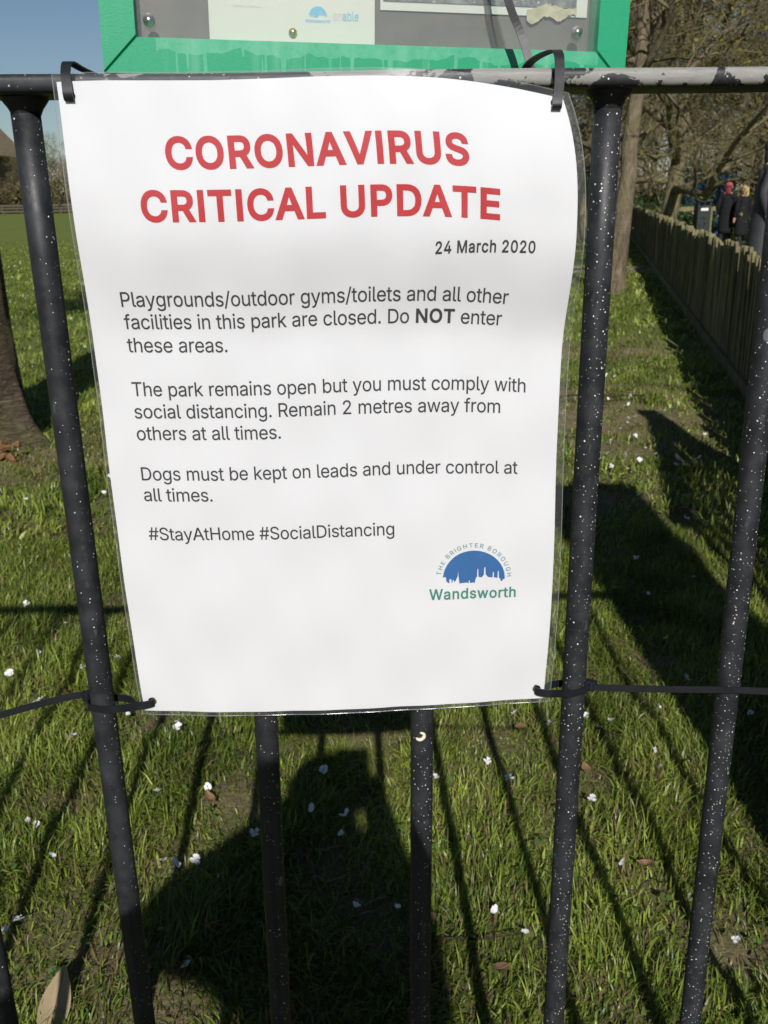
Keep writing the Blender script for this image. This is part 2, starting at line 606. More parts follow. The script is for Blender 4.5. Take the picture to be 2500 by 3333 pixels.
# ------------------------------------------------------------------ grass blades
def blades(n, x0, x1, y0, y1, hmin, hmax, wmin, wmax, dens=None, keep=None, seed=1):
    r = np.random.default_rng(seed)
    x = r.uniform(x0, x1, n); y = r.uniform(y0, y1, n)
    ok = np.abs(x) < .62 * (y + .75) + .12
    clump = .5 + .5 * wob(x, y, 7.5)
    clump2 = .5 + .5 * wob(x + 3, y - 2, 2.2)
    pr = (1 - .97 * bare(x, y)) * (.55 + .35 * clump + .20 * clump2)
    if keep is not None: pr = pr * keep(x, y)
    ok &= r.random(n) < pr
    x, y, clump = x[ok], y[ok], clump[ok]
    n = len(x)
    z = terrain(x, y) - .004
    h = r.uniform(hmin, hmax, n) * (.45 + .75 * clump + .35 * np.clip(wob(x - 5, y + 4, 3.3), 0, 1)) * (1 - .45 * bare(x, y))
    w = r.uniform(wmin, wmax, n) * np.where(r.random(n) < .08, 1.9, 1.0)
    # growth direction follows the tuft, plus scatter
    ang = 2.6 * wob(x, y, 4.0) + r.normal(0, 1.35, n)
    lean = np.where(r.random(n) < .28, r.uniform(1.1, 1.7, n), np.clip(np.abs(r.normal(.7, .36, n)), .05, 1.45))
    dx, dy = np.cos(ang), np.sin(ang)
    fx, fy = -dy, dx
    tw = r.normal(0, .5, n)
    sx, sy = fx * np.cos(tw) + dx * np.sin(tw), fy * np.cos(tw) + dy * np.sin(tw)
    base = np.stack([x, y, z], -1)
    side = np.stack([sx, sy, r.normal(0, .15, n)], -1) * (w / 2)[:, None]
    P = []
    cur = base.copy()
    for k, (a, f) in enumerate(((.35, .38), (.8, .34), (1.35, .28))):
        th = np.clip(lean * a, 0, 1.75)
        step = (h * f)[:, None] * np.stack([dx * np.sin(th), dy * np.sin(th), np.cos(th)], -1)
        P.append(cur)
        cur = cur + step
    P.append(cur)
    Vv = np.stack([P[0] - side, P[0] + side, P[1] - side, P[1] + side, P[2] - side * .75, P[2] + side * .75, P[3]], 1)
    i = np.arange(n)[:, None] * 7
    T = np.concatenate([i + np.array([[0, 1, 3]]), i + np.array([[0, 3, 2]]), i + np.array([[2, 3, 5]]),
                        i + np.array([[2, 5, 4]]), i + np.array([[4, 5, 6]])], 0)
    g = np.clip(.48 + .34 * wob(x, y, 3.1) + .12 * wob(x, y, 11) + r.normal(0, .26, n), 0, 1)[:, None]
    c = (1 - g) * np.array([[.075, .130, .016]]) + g * np.array([[.335, .405, .070]])
    dry = (r.random(n) < .11 + .38 * bare(x, y) + .10 * np.clip(wob(x, y, 6), 0, 1))[:, None]
    c = np.where(dry, np.array([[.26, .20, .095]]) * r.uniform(.5, 1.15, (n, 1)), c * r.uniform(.75, 1.2, (n, 1)))
    return Vv.reshape(-1, 3), T, np.repeat(c, 7, 0)


sets = [blades(340000, -1.9, 1.9, .15, 2.3, .019, .060, .0012, .0030, seed=2),
        blades(190000, -4.6, 4.6, 2.2, 6.2, .028, .065, .004, .0075, seed=3),
        blades(420000, -17, 17, 6.0, 28, .032, .068, .010, .017, seed=4,
               keep=lambda x, y: (1 - sstep(8, 28, y)) * np.where((np.abs(x / (y + .62) - .03) < .17) & (y > 9), .25, 1.0))]
Vs, Ts, Cs, off = [], [], [], 0
for v, t, c in sets:
    Vs.append(v); Ts.append(t + off); Cs.append(c); off += len(v)
gm = np_mesh("grass", np.concatenate(Vs), np.concatenate(Ts), M['blade'], np.concatenate(Cs))
tag(link(bpy.data.objects.new("grass", gm)), "short green lawn grass with dry straw growing behind the railing", "grass", kind="stuff")

# dead grass lying flat in the bare patches
r = np.random.default_rng(9)
n = 20000
x = r.uniform(-1.3, 1.6, n); y = r.uniform(.2, 4.8, n)
ok = r.random(n) < (.22 + .7 * bare(x, y) + .25 * np.clip(wob(x + 1, y, 7), 0, 1)) * np.where(y < 2, 1, .5)
x, y = x[ok], y[ok]; n = len(x)
a = r.uniform(0, 6.28, n); L = r.uniform(.015, .05, n); w = r.uniform(.0012, .0028, n)
z = terrain(x, y) + r.uniform(.002, .016, n)
d = np.stack([np.cos(a), np.sin(a), r.normal(0, .18, n)], -1) * (L / 2)[:, None]
s = np.stack([-np.sin(a), np.cos(a), np.zeros(n)], -1) * (w / 2)[:, None]
c0 = np.stack([x, y, z], -1)
bend = np.stack([r.normal(0, .006, n), r.normal(0, .006, n), r.uniform(0, .008, n)], -1)
Vv = np.stack([c0 - d - s, c0 - d + s, c0 + bend + s, c0 + bend - s, c0 + d + s * .4, c0 + d - s * .4], 1)
i = np.arange(n)[:, None] * 6
T = np.concatenate([i + np.array([[0, 1, 2, 3]]), i + np.array([[3, 2, 4, 5]])], 0)
cc = np.array([[.34, .27, .15]]) * r.uniform(.35, 1.2, (n, 1)) * np.stack([np.ones(n), r.uniform(.85, 1, n), r.uniform(.7, 1, n)], -1)
tm = np_mesh("straw", Vv.reshape(-1, 3), T, M['blade'], np.repeat(cc, 6, 0))
tag(link(bpy.data.objects.new("straw", tm)), "pale dead grass clippings lying on the bare soil", "straw", kind="stuff")

# clover and other small broad leaves among the blades
r = np.random.default_rng(15)
n = 5200
x = r.uniform(-1.3, 1.4, n); y = r.uniform(.25, 3.2, n)
ok = (r.random(n) < np.clip(wob(x + 2, y + 5, 4.5) * 1.1 - .25, .02, 1)) & (bare(x, y) < .5)
x, y = x[ok], y[ok]; n = len(x)
Vl, Fl, Cl = [], [], []
for q in range(3):
    a = r.uniform(0, 6.28, n) if q == 0 else a + 2.09
    L = r.uniform(.004, .009, n)
    z = terrain(x, y) + r.uniform(.012, .034, n)
    tl = r.normal(0, .35, (n, 2))
    d = np.stack([np.cos(a), np.sin(a), tl[:, 0]], -1) * L[:, None]
    s = np.stack([-np.sin(a), np.cos(a), tl[:, 1]], -1) * (L * .62)[:, None]
    c0 = np.stack([x, y, z], -1)
    o_ = len(Vl) * n * 5
    Vl.append(np.stack([c0, c0 + d * .6 - s, c0 + d * 1.25 - s * .55, c0 + d * 1.25 + s * .55, c0 + d * .6 + s], 1).reshape(-1, 3))
    Fl.append(np.arange(n * 5).reshape(n, 5) + o_)
    Cl.append(np.repeat(np.array([[.085, .16, .03]]) * r.uniform(.6, 1.5, (n, 1)), 5, 0))
cm_ = np_mesh("clover", np.concatenate(Vl), np.concatenate(Fl), M['blade'], np.concatenate(Cl))
tag(link(bpy.data.objects.new("clover", cm_)), "small green clover leaves growing low among the lawn grass", "clover", kind="stuff")

# ================================================================== RAILING
railing = tag(empty("metal_railing", (0, 0, 0)), "black painted metal railing with worn flat top rail across the foreground", "railing")
rm = MB()
prof = []
for cy, cz, a0 in ((.021, 1.1552, 0), (-.021, 1.1552, 90), (-.021, 1.1524, 180), (.021, 1.1524, 270)):
    for k in range(5):
        a = R(a0 + k * 22.5)
        prof.append((cy + .004 * math.cos(a), cz + .0038 * math.sin(a)))
xs = np.concatenate([[-2.6, -1.5], np.arange(-.8, .84, .04), [1.0]])
np_ = len(prof)
for xx in xs:
    dz = .0012 * math.sin(xx * 21) * .3 - .0012 * xx
    rm.v += [(xx, py, pz + dz) for py, pz in prof]
for i in range(len(xs) - 1):
    for k in range(np_):
        k2 = (k + 1) % np_
        rm.f.append((i * np_ + k, (i + 1) * np_ + k, (i + 1) * np_ + k2, i * np_ + k2)); rm.m.append(0)
rm.f += [tuple(range(np_)), tuple(reversed(range((len(xs) - 1) * np_, len(xs) * np_)))]; rm.m += [0, 0]
rm.build("top_rail", M['rail'], railing, smooth=True)
MB().box(-2.6, 1.0, -.006, .006, .07, .115).build("bottom_rail", M['bar'], railing, bevel=.002)
spec = {0: (-.3170, 0), 1: (-.1996, -.0003), 2: (-.0877, .01422), 3: (.0364, .00804), 4: (.1576, .0009), 5: (.2825, -.0067)}
for i in range(-18, 11):
    a, b = spec.get(i, (.119 * i - .3174, rnd.uniform(-.005, .005)))
    zs = [-.12, .2, .5, .8, 1.05, 1.149]
    o = MB().tube([(a + b * z, .0004 * math.sin(z * 9 + i), z) for z in zs], .0088, 20).build("bar", M['bar'], railing, smooth=True)
    xt = a + b * 1.148
    cb = MB()
    pr = [(.0086, 1.1385), (.0092, 1.1400), (.0104, 1.1424), (.0124, 1.1450), (.0138, 1.1470), (.0142, 1.1492)]
    o0 = len(cb.v)
    for rr, zz in pr:
        for k in range(20):
            an = 2 * math.pi * k / 20
            cb.v.append((xt + rr * math.cos(an) * (1 + .05 * math.sin(3 * an + i)), min(rr, .0165) * math.sin(an), zz + .0006 * math.sin(2 * an + i * 2)))
    for q in range(len(pr) - 1):
        for k in range(20):
            k2 = (k + 1) % 20
            cb.f.append((q * 20 + k, q * 20 + k2, (q + 1) * 20 + k2, (q + 1) * 20 + k)); cb.m.append(0)
    cb.build("weld_collar", M['bar'], o, smooth=True)
    if i == 3:      # dried cream smear on the front of this bar
        sm = MB()
        cx_, cz_ = 0.0397, 0.6978
        sm.tube([(cx_ + .0034 * math.cos(R(q)), -.0092 - .0002 + .0009 * (math.cos(R(q)) ** 2), cz_ + .0030 * math.sin(R(q))) for q in range(-150, 105, 15)],
                [.0004, .0009, .0012, .0014, .0015, .0015, .0014, .0015, .0016, .0015, .0014, .0013, .0013, .0012, .0010, .0008, .0004], 6)
        sm.build("dried_smear", plain("cream_smear", (.62, .57, .42), .8, .2, var=.1, scale=300), o, smooth=True)

# ================================================================== LETTERING (glyph outlines, 509 units = cap height)
G = {"#":[440,[[[242,0],[326,509],[377,509],[294,0]],[[10,140],[19,192],[400,192],[391,140]],[[64,0],[147,509],[198,509],[115,0]],[[40,316],[49,368],[429,368],[421,316]]]],".":[188,[[[95,-4],[78,-1],[63,9],[53,24],[50,41],[53,59],[63,73],[78,83],[95,87],[113,83],[128,73],[138,59],[141,41],[138,24],[128,9],[113,-1]]]],"/":[249,[[[235,533],[71,-76],[14,-76],[178,533]]]],"0":[453,[[[227,-7],[174,1],[130,24],[95,62],[69,113],[53,178],[48,254],[53,330],[69,395],[95,447],[130,484],[174,508],[227,516],[279,508],[323,484],[358,447],[384,395],[400,330],[405,254],[400,178],[384,113],[359,62],[323,24],[279,1]],[[227,50],[261,56],[290,74],[313,103],[330,144],[340,194],[344,254],[340,314],[330,365],[313,405],[290,435],[261,453],[227,460],[192,453],[163,435],[140,405],[123,365],[113,314],[109,254],[113,194],[123,144],[140,103],[163,74],[192,56]]]],"2":[453,[[[64,0],[64,47],[234,229],[282,282],[299,305],[311,327],[318,348],[320,371],[317,397],[308,419],[293,436],[273,449],[250,457],[224,460],[196,457],[172,447],[153,433],[139,413],[130,390],[127,362],[66,362],[71,405],[86,442],[111,473],[143,496],[182,511],[225,516],[268,511],[306,497],[337,474],[361,445],[376,411],[381,372],[378,345],[371,318],[357,290],[336,259],[267,180],[153,60],[153,57],[389,57],[389,0]]]],"4":[453,[[[40,105],[40,158],[247,509],[311,509],[109,166],[109,163],[413,163],[413,105]],[[282,0],[282,121],[282,146],[282,318],[343,318],[343,0]]]],"9":[453,[[[226,516],[271,510],[310,494],[343,468],[368,434],[384,393],[389,347],[385,309],[373,270],[350,224],[315,168],[200,0],[130,0],[301,248],[307,248],[299,234],[287,221],[273,210],[257,202],[238,196],[218,195],[175,199],[137,214],[106,237],[83,269],[68,307],[64,352],[69,397],[85,436],[110,469],[143,494],[182,510]],[[226,460],[199,457],[174,446],[154,429],[138,407],[129,381],[125,352],[129,322],[138,295],[154,274],[174,257],[199,247],[226,243],[254,247],[279,257],[299,273],[314,295],[324,321],[327,350],[324,381],[314,407],[299,429],[279,446],[254,457]]]],"A":[482,[[[6,0],[205,509],[277,509],[476,0],[402,0],[346,150],[136,150],[80,0]],[[157,206],[325,206],[241,432]]]],"B":[456,[[[60,0],[60,509],[241,509],[289,504],[329,491],[359,469],[381,442],[394,410],[398,374],[395,344],[387,320],[373,301],[356,286],[336,275],[315,267],[315,262],[339,257],[363,245],[385,227],[402,203],[414,173],[418,136],[413,100],[400,67],[377,39],[344,18],[301,4],[247,0]],[[125,57],[245,57],[296,63],[330,80],[349,105],[355,137],[352,161],[342,184],[327,203],[306,218],[279,228],[248,231],[125,231]],[[125,285],[238,285],[265,288],[288,296],[308,309],[323,326],[333,348],[336,372],[330,403],[313,429],[283,446],[240,452],[125,452]]]],"C":[510,[[[267,-7],[205,1],[150,25],[104,63],[70,115],[48,179],[40,254],[48,329],[70,393],[104,445],[150,484],[205,508],[267,516],[305,513],[340,504],[373,490],[402,471],[427,447],[448,418],[463,385],[473,348],[408,348],[401,373],[389,395],[375,413],[357,428],[337,440],[315,449],[292,454],[267,456],[223,450],[184,432],[150,403],[125,364],[109,314],[103,254],[109,194],[125,145],[151,105],[184,76],[223,59],[267,53],[292,55],[315,60],[337,69],[357,81],[375,96],[389,114],[401,136],[408,160],[473,160],[463,124],[448,91],[428,62],[402,38],[373,19],[341,5],[305,-4]]]],"D":[502,[[[219,0],[96,0],[96,57],[215,57],[272,63],[318,81],[354,110],[379,149],[394,198],[399,255],[394,312],[379,361],[354,399],[320,428],[275,446],[221,452],[93,452],[93,509],[225,509],[294,501],[353,478],[377,461],[399,441],[418,418],[433,391],[455,329],[462,255],[455,181],[433,119],[417,92],[398,68],[376,48],[351,31],[291,8]],[[125,509],[125,0],[60,0],[60,509]]]],"E":[419,[[[60,0],[60,509],[372,509],[372,452],[125,452],[125,286],[355,286],[355,229],[125,229],[125,57],[375,57],[375,0]]]],"G":[520,[[[269,-7],[205,1],[149,25],[104,64],[69,116],[47,179],[40,254],[47,329],[69,393],[103,445],[149,484],[203,508],[265,516],[304,513],[340,504],[374,489],[403,469],[429,445],[449,416],[465,384],[474,349],[408,349],[399,372],[387,393],[373,411],[356,427],[337,439],[315,448],[291,454],[265,456],[222,450],[183,432],[150,404],[125,364],[109,314],[103,254],[109,194],[125,145],[151,105],[184,76],[224,59],[269,53],[309,57],[345,71],[374,93],[396,123],[410,160],[415,202],[434,199],[283,199],[283,256],[478,256],[478,200],[471,141],[451,91],[419,50],[377,19],[326,0]]]],"H":[517,[[[60,0],[60,509],[125,509],[125,289],[392,289],[392,509],[457,509],[457,0],[392,0],[392,232],[125,232],[125,0]]]],"I":[182,[[[58,0],[58,509],[124,509],[124,0]]]],"L":[393,[[[60,0],[60,509],[125,509],[125,57],[361,57],[361,0]]]],"M":[628,[[[60,0],[60,509],[152,509],[277,187],[287,159],[299,123],[311,84],[322,49],[307,49],[318,83],[330,121],[342,158],[352,187],[476,509],[568,509],[568,0],[504,0],[504,291],[504,327],[505,369],[506,413],[507,457],[513,457],[498,409],[482,363],[467,322],[456,291],[342,0],[286,0],[170,291],[159,321],[145,361],[129,408],[112,457],[119,457],[120,416],[121,372],[122,328],[122,291],[122,0]]]],"N":[522,[[[58,0],[58,509],[130,509],[400,108],[400,509],[464,509],[464,0],[392,0],[122,401],[122,0]]]],"O":[533,[[[267,-7],[205,1],[150,25],[105,63],[70,115],[48,179],[40,254],[48,329],[70,393],[105,445],[150,484],[205,508],[267,516],[329,508],[384,484],[429,445],[464,393],[486,329],[493,254],[486,179],[464,115],[429,63],[384,25],[329,1]],[[267,53],[310,59],[349,76],[383,105],[408,144],[425,194],[430,254],[425,314],[408,365],[383,404],[349,433],[310,450],[267,456],[223,450],[184,433],[151,404],[125,364],[109,314],[103,254],[109,194],[125,144],[151,105],[184,76],[223,59]]]],"P":[445,[[[60,0],[60,509],[235,509],[289,503],[332,487],[366,462],[390,430],[404,391],[409,348],[404,304],[390,265],[366,233],[332,207],[289,191],[235,186],[109,186],[109,242],[233,242],[269,246],[297,256],[318,272],[333,294],[342,319],[344,348],[342,376],[333,402],[318,423],[297,439],[268,449],[232,452],[125,452],[125,0]]]],"R":[449,[[[60,0],[60,509],[236,509],[290,504],[333,489],[367,465],[390,433],[405,395],[409,352],[405,309],[390,271],[367,240],[333,217],[289,203],[236,198],[96,198],[96,255],[234,255],[269,258],[298,267],[319,281],[334,300],[342,324],[345,352],[342,380],[334,405],[319,425],[298,440],[269,449],[233,452],[125,452],[125,0]],[[353,0],[230,229],[303,229],[428,0]]]],"S":[447,[[[224,-9],[172,-4],[128,9],[91,31],[64,60],[46,96],[38,137],[104,137],[110,110],[123,88],[142,71],[166,59],[194,52],[224,49],[257,52],[286,60],[311,74],[329,92],[341,114],[346,139],[342,161],[332,179],[316,193],[296,205],[245,222],[184,239],[128,260],[86,289],[71,307],[60,326],[54,348],[52,372],[58,413],[75,448],[102,476],[138,498],[180,511],[227,516],[275,511],[316,498],[351,476],[377,449],[394,415],[401,378],[337,378],[326,412],[302,437],[267,453],[225,459],[194,456],[167,448],[145,435],[129,418],[118,398],[115,376],[119,352],[131,334],[148,319],[169,308],[212,293],[264,279],[312,264],[336,252],[359,238],[379,220],[395,198],[405,171],[408,139],[403,99],[386,64],[360,34],[323,11],[278,-4]]]],"T":[449,[[[32,452],[32,509],[417,509],[417,452],[257,452],[257,0],[193,0],[193,452]]]],"U":[517,[[[259,-8],[203,-2],[154,15],[114,43],[85,80],[66,124],[60,173],[60,509],[124,509],[124,178],[128,144],[141,113],[160,87],[187,68],[220,56],[259,52],[298,56],[331,68],[357,87],[377,113],[389,144],[393,178],[393,509],[457,509],[457,173],[451,124],[433,80],[403,43],[363,15],[315,-2]]]],"V":[480,[[[204,0],[16,509],[84,509],[192,206],[215,137],[248,31],[235,31],[267,138],[290,206],[395,509],[463,509],[278,0]]]],"W":[686,[[[155,0],[16,509],[82,509],[163,196],[175,145],[187,94],[197,40],[189,40],[200,94],[211,145],[224,196],[306,509],[380,509],[462,196],[474,145],[486,94],[497,40],[488,40],[499,94],[510,145],[523,196],[603,509],[670,509],[530,0],[455,0],[368,323],[351,391],[336,475],[350,475],[335,395],[318,323],[230,0]]]],"a":[389,[[[160,-9],[126,-5],[94,5],[68,22],[48,45],[35,73],[30,108],[34,138],[43,161],[58,179],[78,193],[100,203],[125,211],[178,220],[234,227],[252,230],[265,235],[273,243],[276,255],[276,257],[273,279],[267,297],[256,311],[240,322],[220,329],[196,331],[171,329],[149,322],[132,313],[118,301],[107,288],[100,274],[41,291],[57,322],[79,346],[104,364],[133,375],[163,382],[194,384],[239,379],[263,372],[286,360],[306,343],[322,320],[333,290],[337,251],[337,0],[277,0],[277,52],[272,52],[252,25],[236,12],[215,1],[190,-6]],[[170,45],[202,49],[228,59],[248,74],[263,93],[272,115],[276,138],[276,190],[259,182],[231,176],[200,171],[175,168],[134,159],[117,150],[103,139],[95,124],[92,105],[94,87],[102,72],[114,61],[130,52],[149,47]]]],"b":[424,[[[229,-8],[198,-5],[172,4],[153,17],[138,31],[118,59],[112,59],[112,0],[53,0],[53,509],[114,509],[114,319],[118,319],[137,346],[152,360],[171,373],[197,381],[229,384],[274,378],[313,361],[345,332],[370,293],[385,245],[390,189],[385,133],[370,84],[346,45],[313,16],[274,-2]],[[220,47],[253,51],[279,66],[301,88],[316,117],[325,151],[328,189],[325,227],[316,261],[301,290],[280,311],[253,325],[220,330],[188,325],[161,312],[140,291],[125,263],[116,229],[113,189],[116,150],[125,115],[140,86],[162,65],[188,51]]]],"c":[396,[[[207,-8],[159,-2],[117,16],[82,46],[56,85],[40,133],[34,187],[40,243],[56,291],[82,330],[117,360],[159,378],[207,384],[234,383],[260,377],[284,368],[305,356],[324,341],[340,322],[353,301],[362,277],[303,262],[290,289],[270,311],[242,325],[207,330],[173,325],[145,310],[124,287],[108,258],[99,224],[96,187],[99,151],[108,117],[124,89],[145,66],[173,51],[207,46],[243,52],[271,66],[292,89],[304,117],[363,102],[354,78],[341,56],[325,37],[306,21],[285,9],[261,-1],[235,-6]]]],"d":[424,[[[195,-8],[151,-2],[111,16],[79,45],[55,84],[39,133],[34,189],[39,245],[55,293],[79,332],[112,361],[151,378],[196,384],[228,381],[253,373],[272,360],[287,346],[306,319],[311,319],[311,509],[372,509],[372,0],[313,0],[313,59],[307,59],[287,31],[272,17],[252,4],[227,-5]],[[205,47],[236,51],[263,65],[284,86],[299,115],[309,150],[312,189],[309,229],[300,263],[284,291],[263,312],[237,325],[205,330],[172,325],[145,311],[124,290],[108,261],[99,227],[96,189],[99,151],[109,117],[124,88],[145,66],[172,51]]]],"e":[404,[[[212,-8],[161,-2],[117,16],[82,46],[56,85],[40,132],[34,187],[39,242],[55,290],[81,329],[115,359],[157,378],[205,384],[236,382],[266,374],[294,361],[319,341],[341,315],[357,282],[368,242],[371,194],[371,169],[75,169],[75,221],[338,221],[310,202],[307,237],[298,269],[283,294],[263,314],[237,326],[205,330],[173,326],[146,313],[125,294],[109,270],[99,241],[96,211],[96,178],[100,139],[110,106],[128,80],[151,61],[179,50],[212,46],[234,48],[254,53],[271,61],[285,73],[297,88],[306,105],[365,91],[353,63],[335,39],[311,19],[283,4],[249,-5]]]],"f":[254,[[[228,379],[228,327],[6,327],[6,379]],[[81,0],[81,432],[84,461],[96,486],[113,505],[135,519],[161,527],[187,530],[222,527],[243,521],[227,468],[215,472],[195,474],[171,470],[154,460],[145,443],[142,419],[142,0]]]],"g":[425,[[[207,-151],[168,-148],[134,-140],[105,-127],[82,-110],[64,-91],[51,-69],[101,-41],[122,-66],[136,-78],[154,-88],[178,-95],[207,-97],[249,-92],[282,-75],[295,-62],[304,-47],[310,-28],[311,-6],[311,68],[306,68],[287,41],[272,28],[252,16],[227,8],[195,5],[152,10],[113,27],[80,53],[55,90],[39,136],[34,191],[39,246],[55,293],[80,332],[112,361],[152,378],[196,384],[228,382],[253,373],[273,360],[288,346],[308,319],[313,319],[313,379],[372,379],[372,-9],[367,-54],[350,-90],[324,-117],[291,-136],[251,-147]],[[205,59],[237,63],[264,75],[285,95],[300,121],[309,154],[312,193],[309,231],[300,264],[285,291],[264,312],[237,325],[205,330],[172,325],[145,312],[124,290],[109,262],[99,229],[96,193],[99,155],[109,123],[124,96],[145,76],[172,63]]]],"h":[410,[[[114,227],[114,0],[53,0],[53,509],[114,509],[114,287],[102,287],[124,332],[152,362],[187,379],[227,384],[264,380],[295,369],[321,349],[341,321],[353,285],[357,240],[357,0],[296,0],[296,235],[290,275],[273,304],[246,323],[210,329],[184,326],[161,317],[141,303],[126,283],[117,257]]]],"i":[167,[[[53,0],[53,379],[114,379],[114,0]],[[84,443],[67,446],[54,455],[44,468],[41,483],[44,499],[54,512],[67,521],[84,524],[100,521],[114,512],[123,499],[126,483],[123,468],[114,455],[100,446]]]],"k":[381,[[[110,137],[110,212],[121,212],[284,379],[360,379],[184,199],[177,199]],[[53,0],[53,509],[114,509],[114,0]],[[294,0],[148,186],[191,229],[372,0]]]],"l":[189,[[[139,-2],[101,3],[74,20],[58,47],[53,84],[53,509],[114,509],[114,99],[115,77],[120,62],[130,54],[146,52],[160,53],[170,54],[181,3],[162,-1]]]],"m":[610,[[[53,0],[53,379],[112,379],[112,295],[108,295],[118,323],[132,346],[151,363],[172,376],[195,384],[219,386],[257,380],[287,361],[309,331],[321,295],[312,295],[322,321],[337,343],[357,361],[381,375],[407,383],[437,386],[468,383],[497,372],[522,354],[541,328],[553,296],[557,255],[557,0],[496,0],[496,254],[490,289],[473,313],[447,326],[419,330],[395,328],[374,320],[358,307],[345,290],[338,270],[335,247],[335,0],[274,0],[274,260],[269,288],[253,311],[229,326],[199,330],[178,328],[158,320],[140,307],[126,289],[117,266],[114,238],[114,0]]]],"n":[410,[[[114,227],[114,0],[53,0],[53,379],[112,379],[112,287],[102,287],[124,332],[152,362],[187,379],[227,384],[264,380],[295,369],[321,349],[341,321],[353,285],[357,240],[357,0],[296,0],[296,235],[290,275],[273,304],[246,323],[210,329],[184,326],[161,317],[141,303],[126,283],[117,257]]]],"o":[415,[[[207,-8],[159,-2],[117,16],[82,46],[56,85],[40,133],[34,187],[40,243],[56,291],[82,330],[117,360],[159,378],[207,384],[256,378],[299,360],[333,330],[359,291],[376,243],[381,187],[376,133],[359,85],[333,46],[299,16],[256,-2]],[[207,46],[242,51],[270,66],[292,89],[307,117],[316,151],[319,187],[316,224],[307,258],[292,287],[270,310],[242,325],[207,330],[173,325],[145,310],[124,287],[108,258],[99,224],[96,187],[99,151],[108,117],[124,89],[145,66],[173,51]]]],"p":[424,[[[53,-143],[53,379],[112,379],[112,319],[118,319],[137,346],[152,360],[171,373],[197,381],[229,384],[274,378],[313,361],[345,332],[370,293],[385,245],[390,189],[385,133],[370,84],[346,45],[313,16],[274,-2],[229,-8],[198,-5],[173,4],[153,17],[138,31],[118,59],[114,59],[114,-143]],[[220,47],[253,51],[279,66],[301,88],[316,117],[325,151],[328,189],[325,227],[316,261],[301,290],[280,311],[253,325],[220,330],[188,325],[161,312],[140,291],[125,263],[116,229],[113,189],[116,150],[125,115],[140,86],[162,65],[188,51]]]],"r":[259,[[[53,0],[53,379],[112,379],[112,321],[115,321],[130,347],[152,367],[181,380],[213,385],[229,384],[243,384],[243,322],[230,324],[207,326],[182,323],[159,315],[140,301],[126,284],[117,262],[114,237],[114,0]]]],"s":[365,[[[182,-8],[145,-5],[112,3],[84,18],[62,38],[45,63],[36,94],[94,107],[105,79],[124,60],[150,49],[181,45],[217,50],[244,62],[262,81],[268,103],[265,121],[254,136],[237,147],[212,155],[149,170],[104,186],[72,208],[53,237],[47,274],[51,305],[65,332],[87,354],[115,370],[149,381],[187,384],[223,381],[254,372],[279,358],[299,339],[314,316],[324,290],[268,277],[258,298],[243,316],[219,328],[187,333],[156,329],[131,317],[114,299],[109,277],[112,258],[124,243],[144,232],[172,223],[229,209],[275,194],[306,171],[325,142],[331,107],[326,75],[312,47],[290,24],[260,6],[223,-5]]]],"t":[227,[[[204,379],[204,327],[6,327],[6,379]],[[65,471],[126,471],[126,98],[128,76],[136,61],[150,53],[170,50],[185,51],[202,54],[213,2],[192,-3],[168,-4],[125,2],[92,21],[72,52],[65,93]]]],"u":[410,[[[182,-5],[146,-1],[115,11],[89,31],[69,59],[57,95],[53,139],[53,379],[114,379],[114,144],[119,105],[137,75],[164,56],[200,50],[226,53],[249,62],[268,77],[283,97],[293,122],[296,153],[296,379],[357,379],[357,0],[298,0],[298,92],[307,92],[286,47],[257,17],[222,0]]]],"w":[567,[[[138,0],[23,379],[87,379],[133,214],[154,137],[175,41],[165,41],[186,135],[206,214],[252,379],[316,379],[362,214],[382,136],[402,41],[391,41],[413,135],[434,214],[480,379],[545,379],[429,0],[368,0],[319,172],[305,225],[291,280],[277,338],[291,338],[277,280],[263,225],[248,172],[199,0]]]],"y":[389,[[[47,-139],[61,-86],[71,-87],[88,-90],[104,-89],[118,-84],[130,-74],[141,-58],[151,-36],[163,-1],[17,379],[84,379],[165,155],[187,87],[206,21],[184,21],[202,87],[224,155],[305,379],[371,379],[204,-58],[191,-85],[177,-107],[159,-124],[139,-136],[117,-143],[91,-145],[65,-143]]]]}


def offset_loop(loop, d):
    if d == 0: return [Vector((p[0], p[1])) for p in loop]
    n = len(loop); o = []
    P = [Vector((p[0], p[1])) for p in loop]
    for i in range(n):
        a, b, c = P[i - 1], P[i], P[(i + 1) % n]
        e1 = (b - a); e2 = (c - b)
        if e1.length < 1e-6 or e2.length < 1e-6:
            o.append(b); continue
        e1.normalize(); e2.normalize()
        n1 = Vector((-e1.y, e1.x)); n2 = Vector((-e2.y, e2.x))
        m = n1 + n2
        if m.length < .2: o.append(b + n1 * d); continue
        m.normalize()
        o.append(b + m * (d / max(.45, m.dot(n1))))
    return o


def area(L):
    return .5 * sum(L[i - 1][0] * L[i][1] - L[i][0] * L[i - 1][1] for i in range(len(L)))


_gc = {}


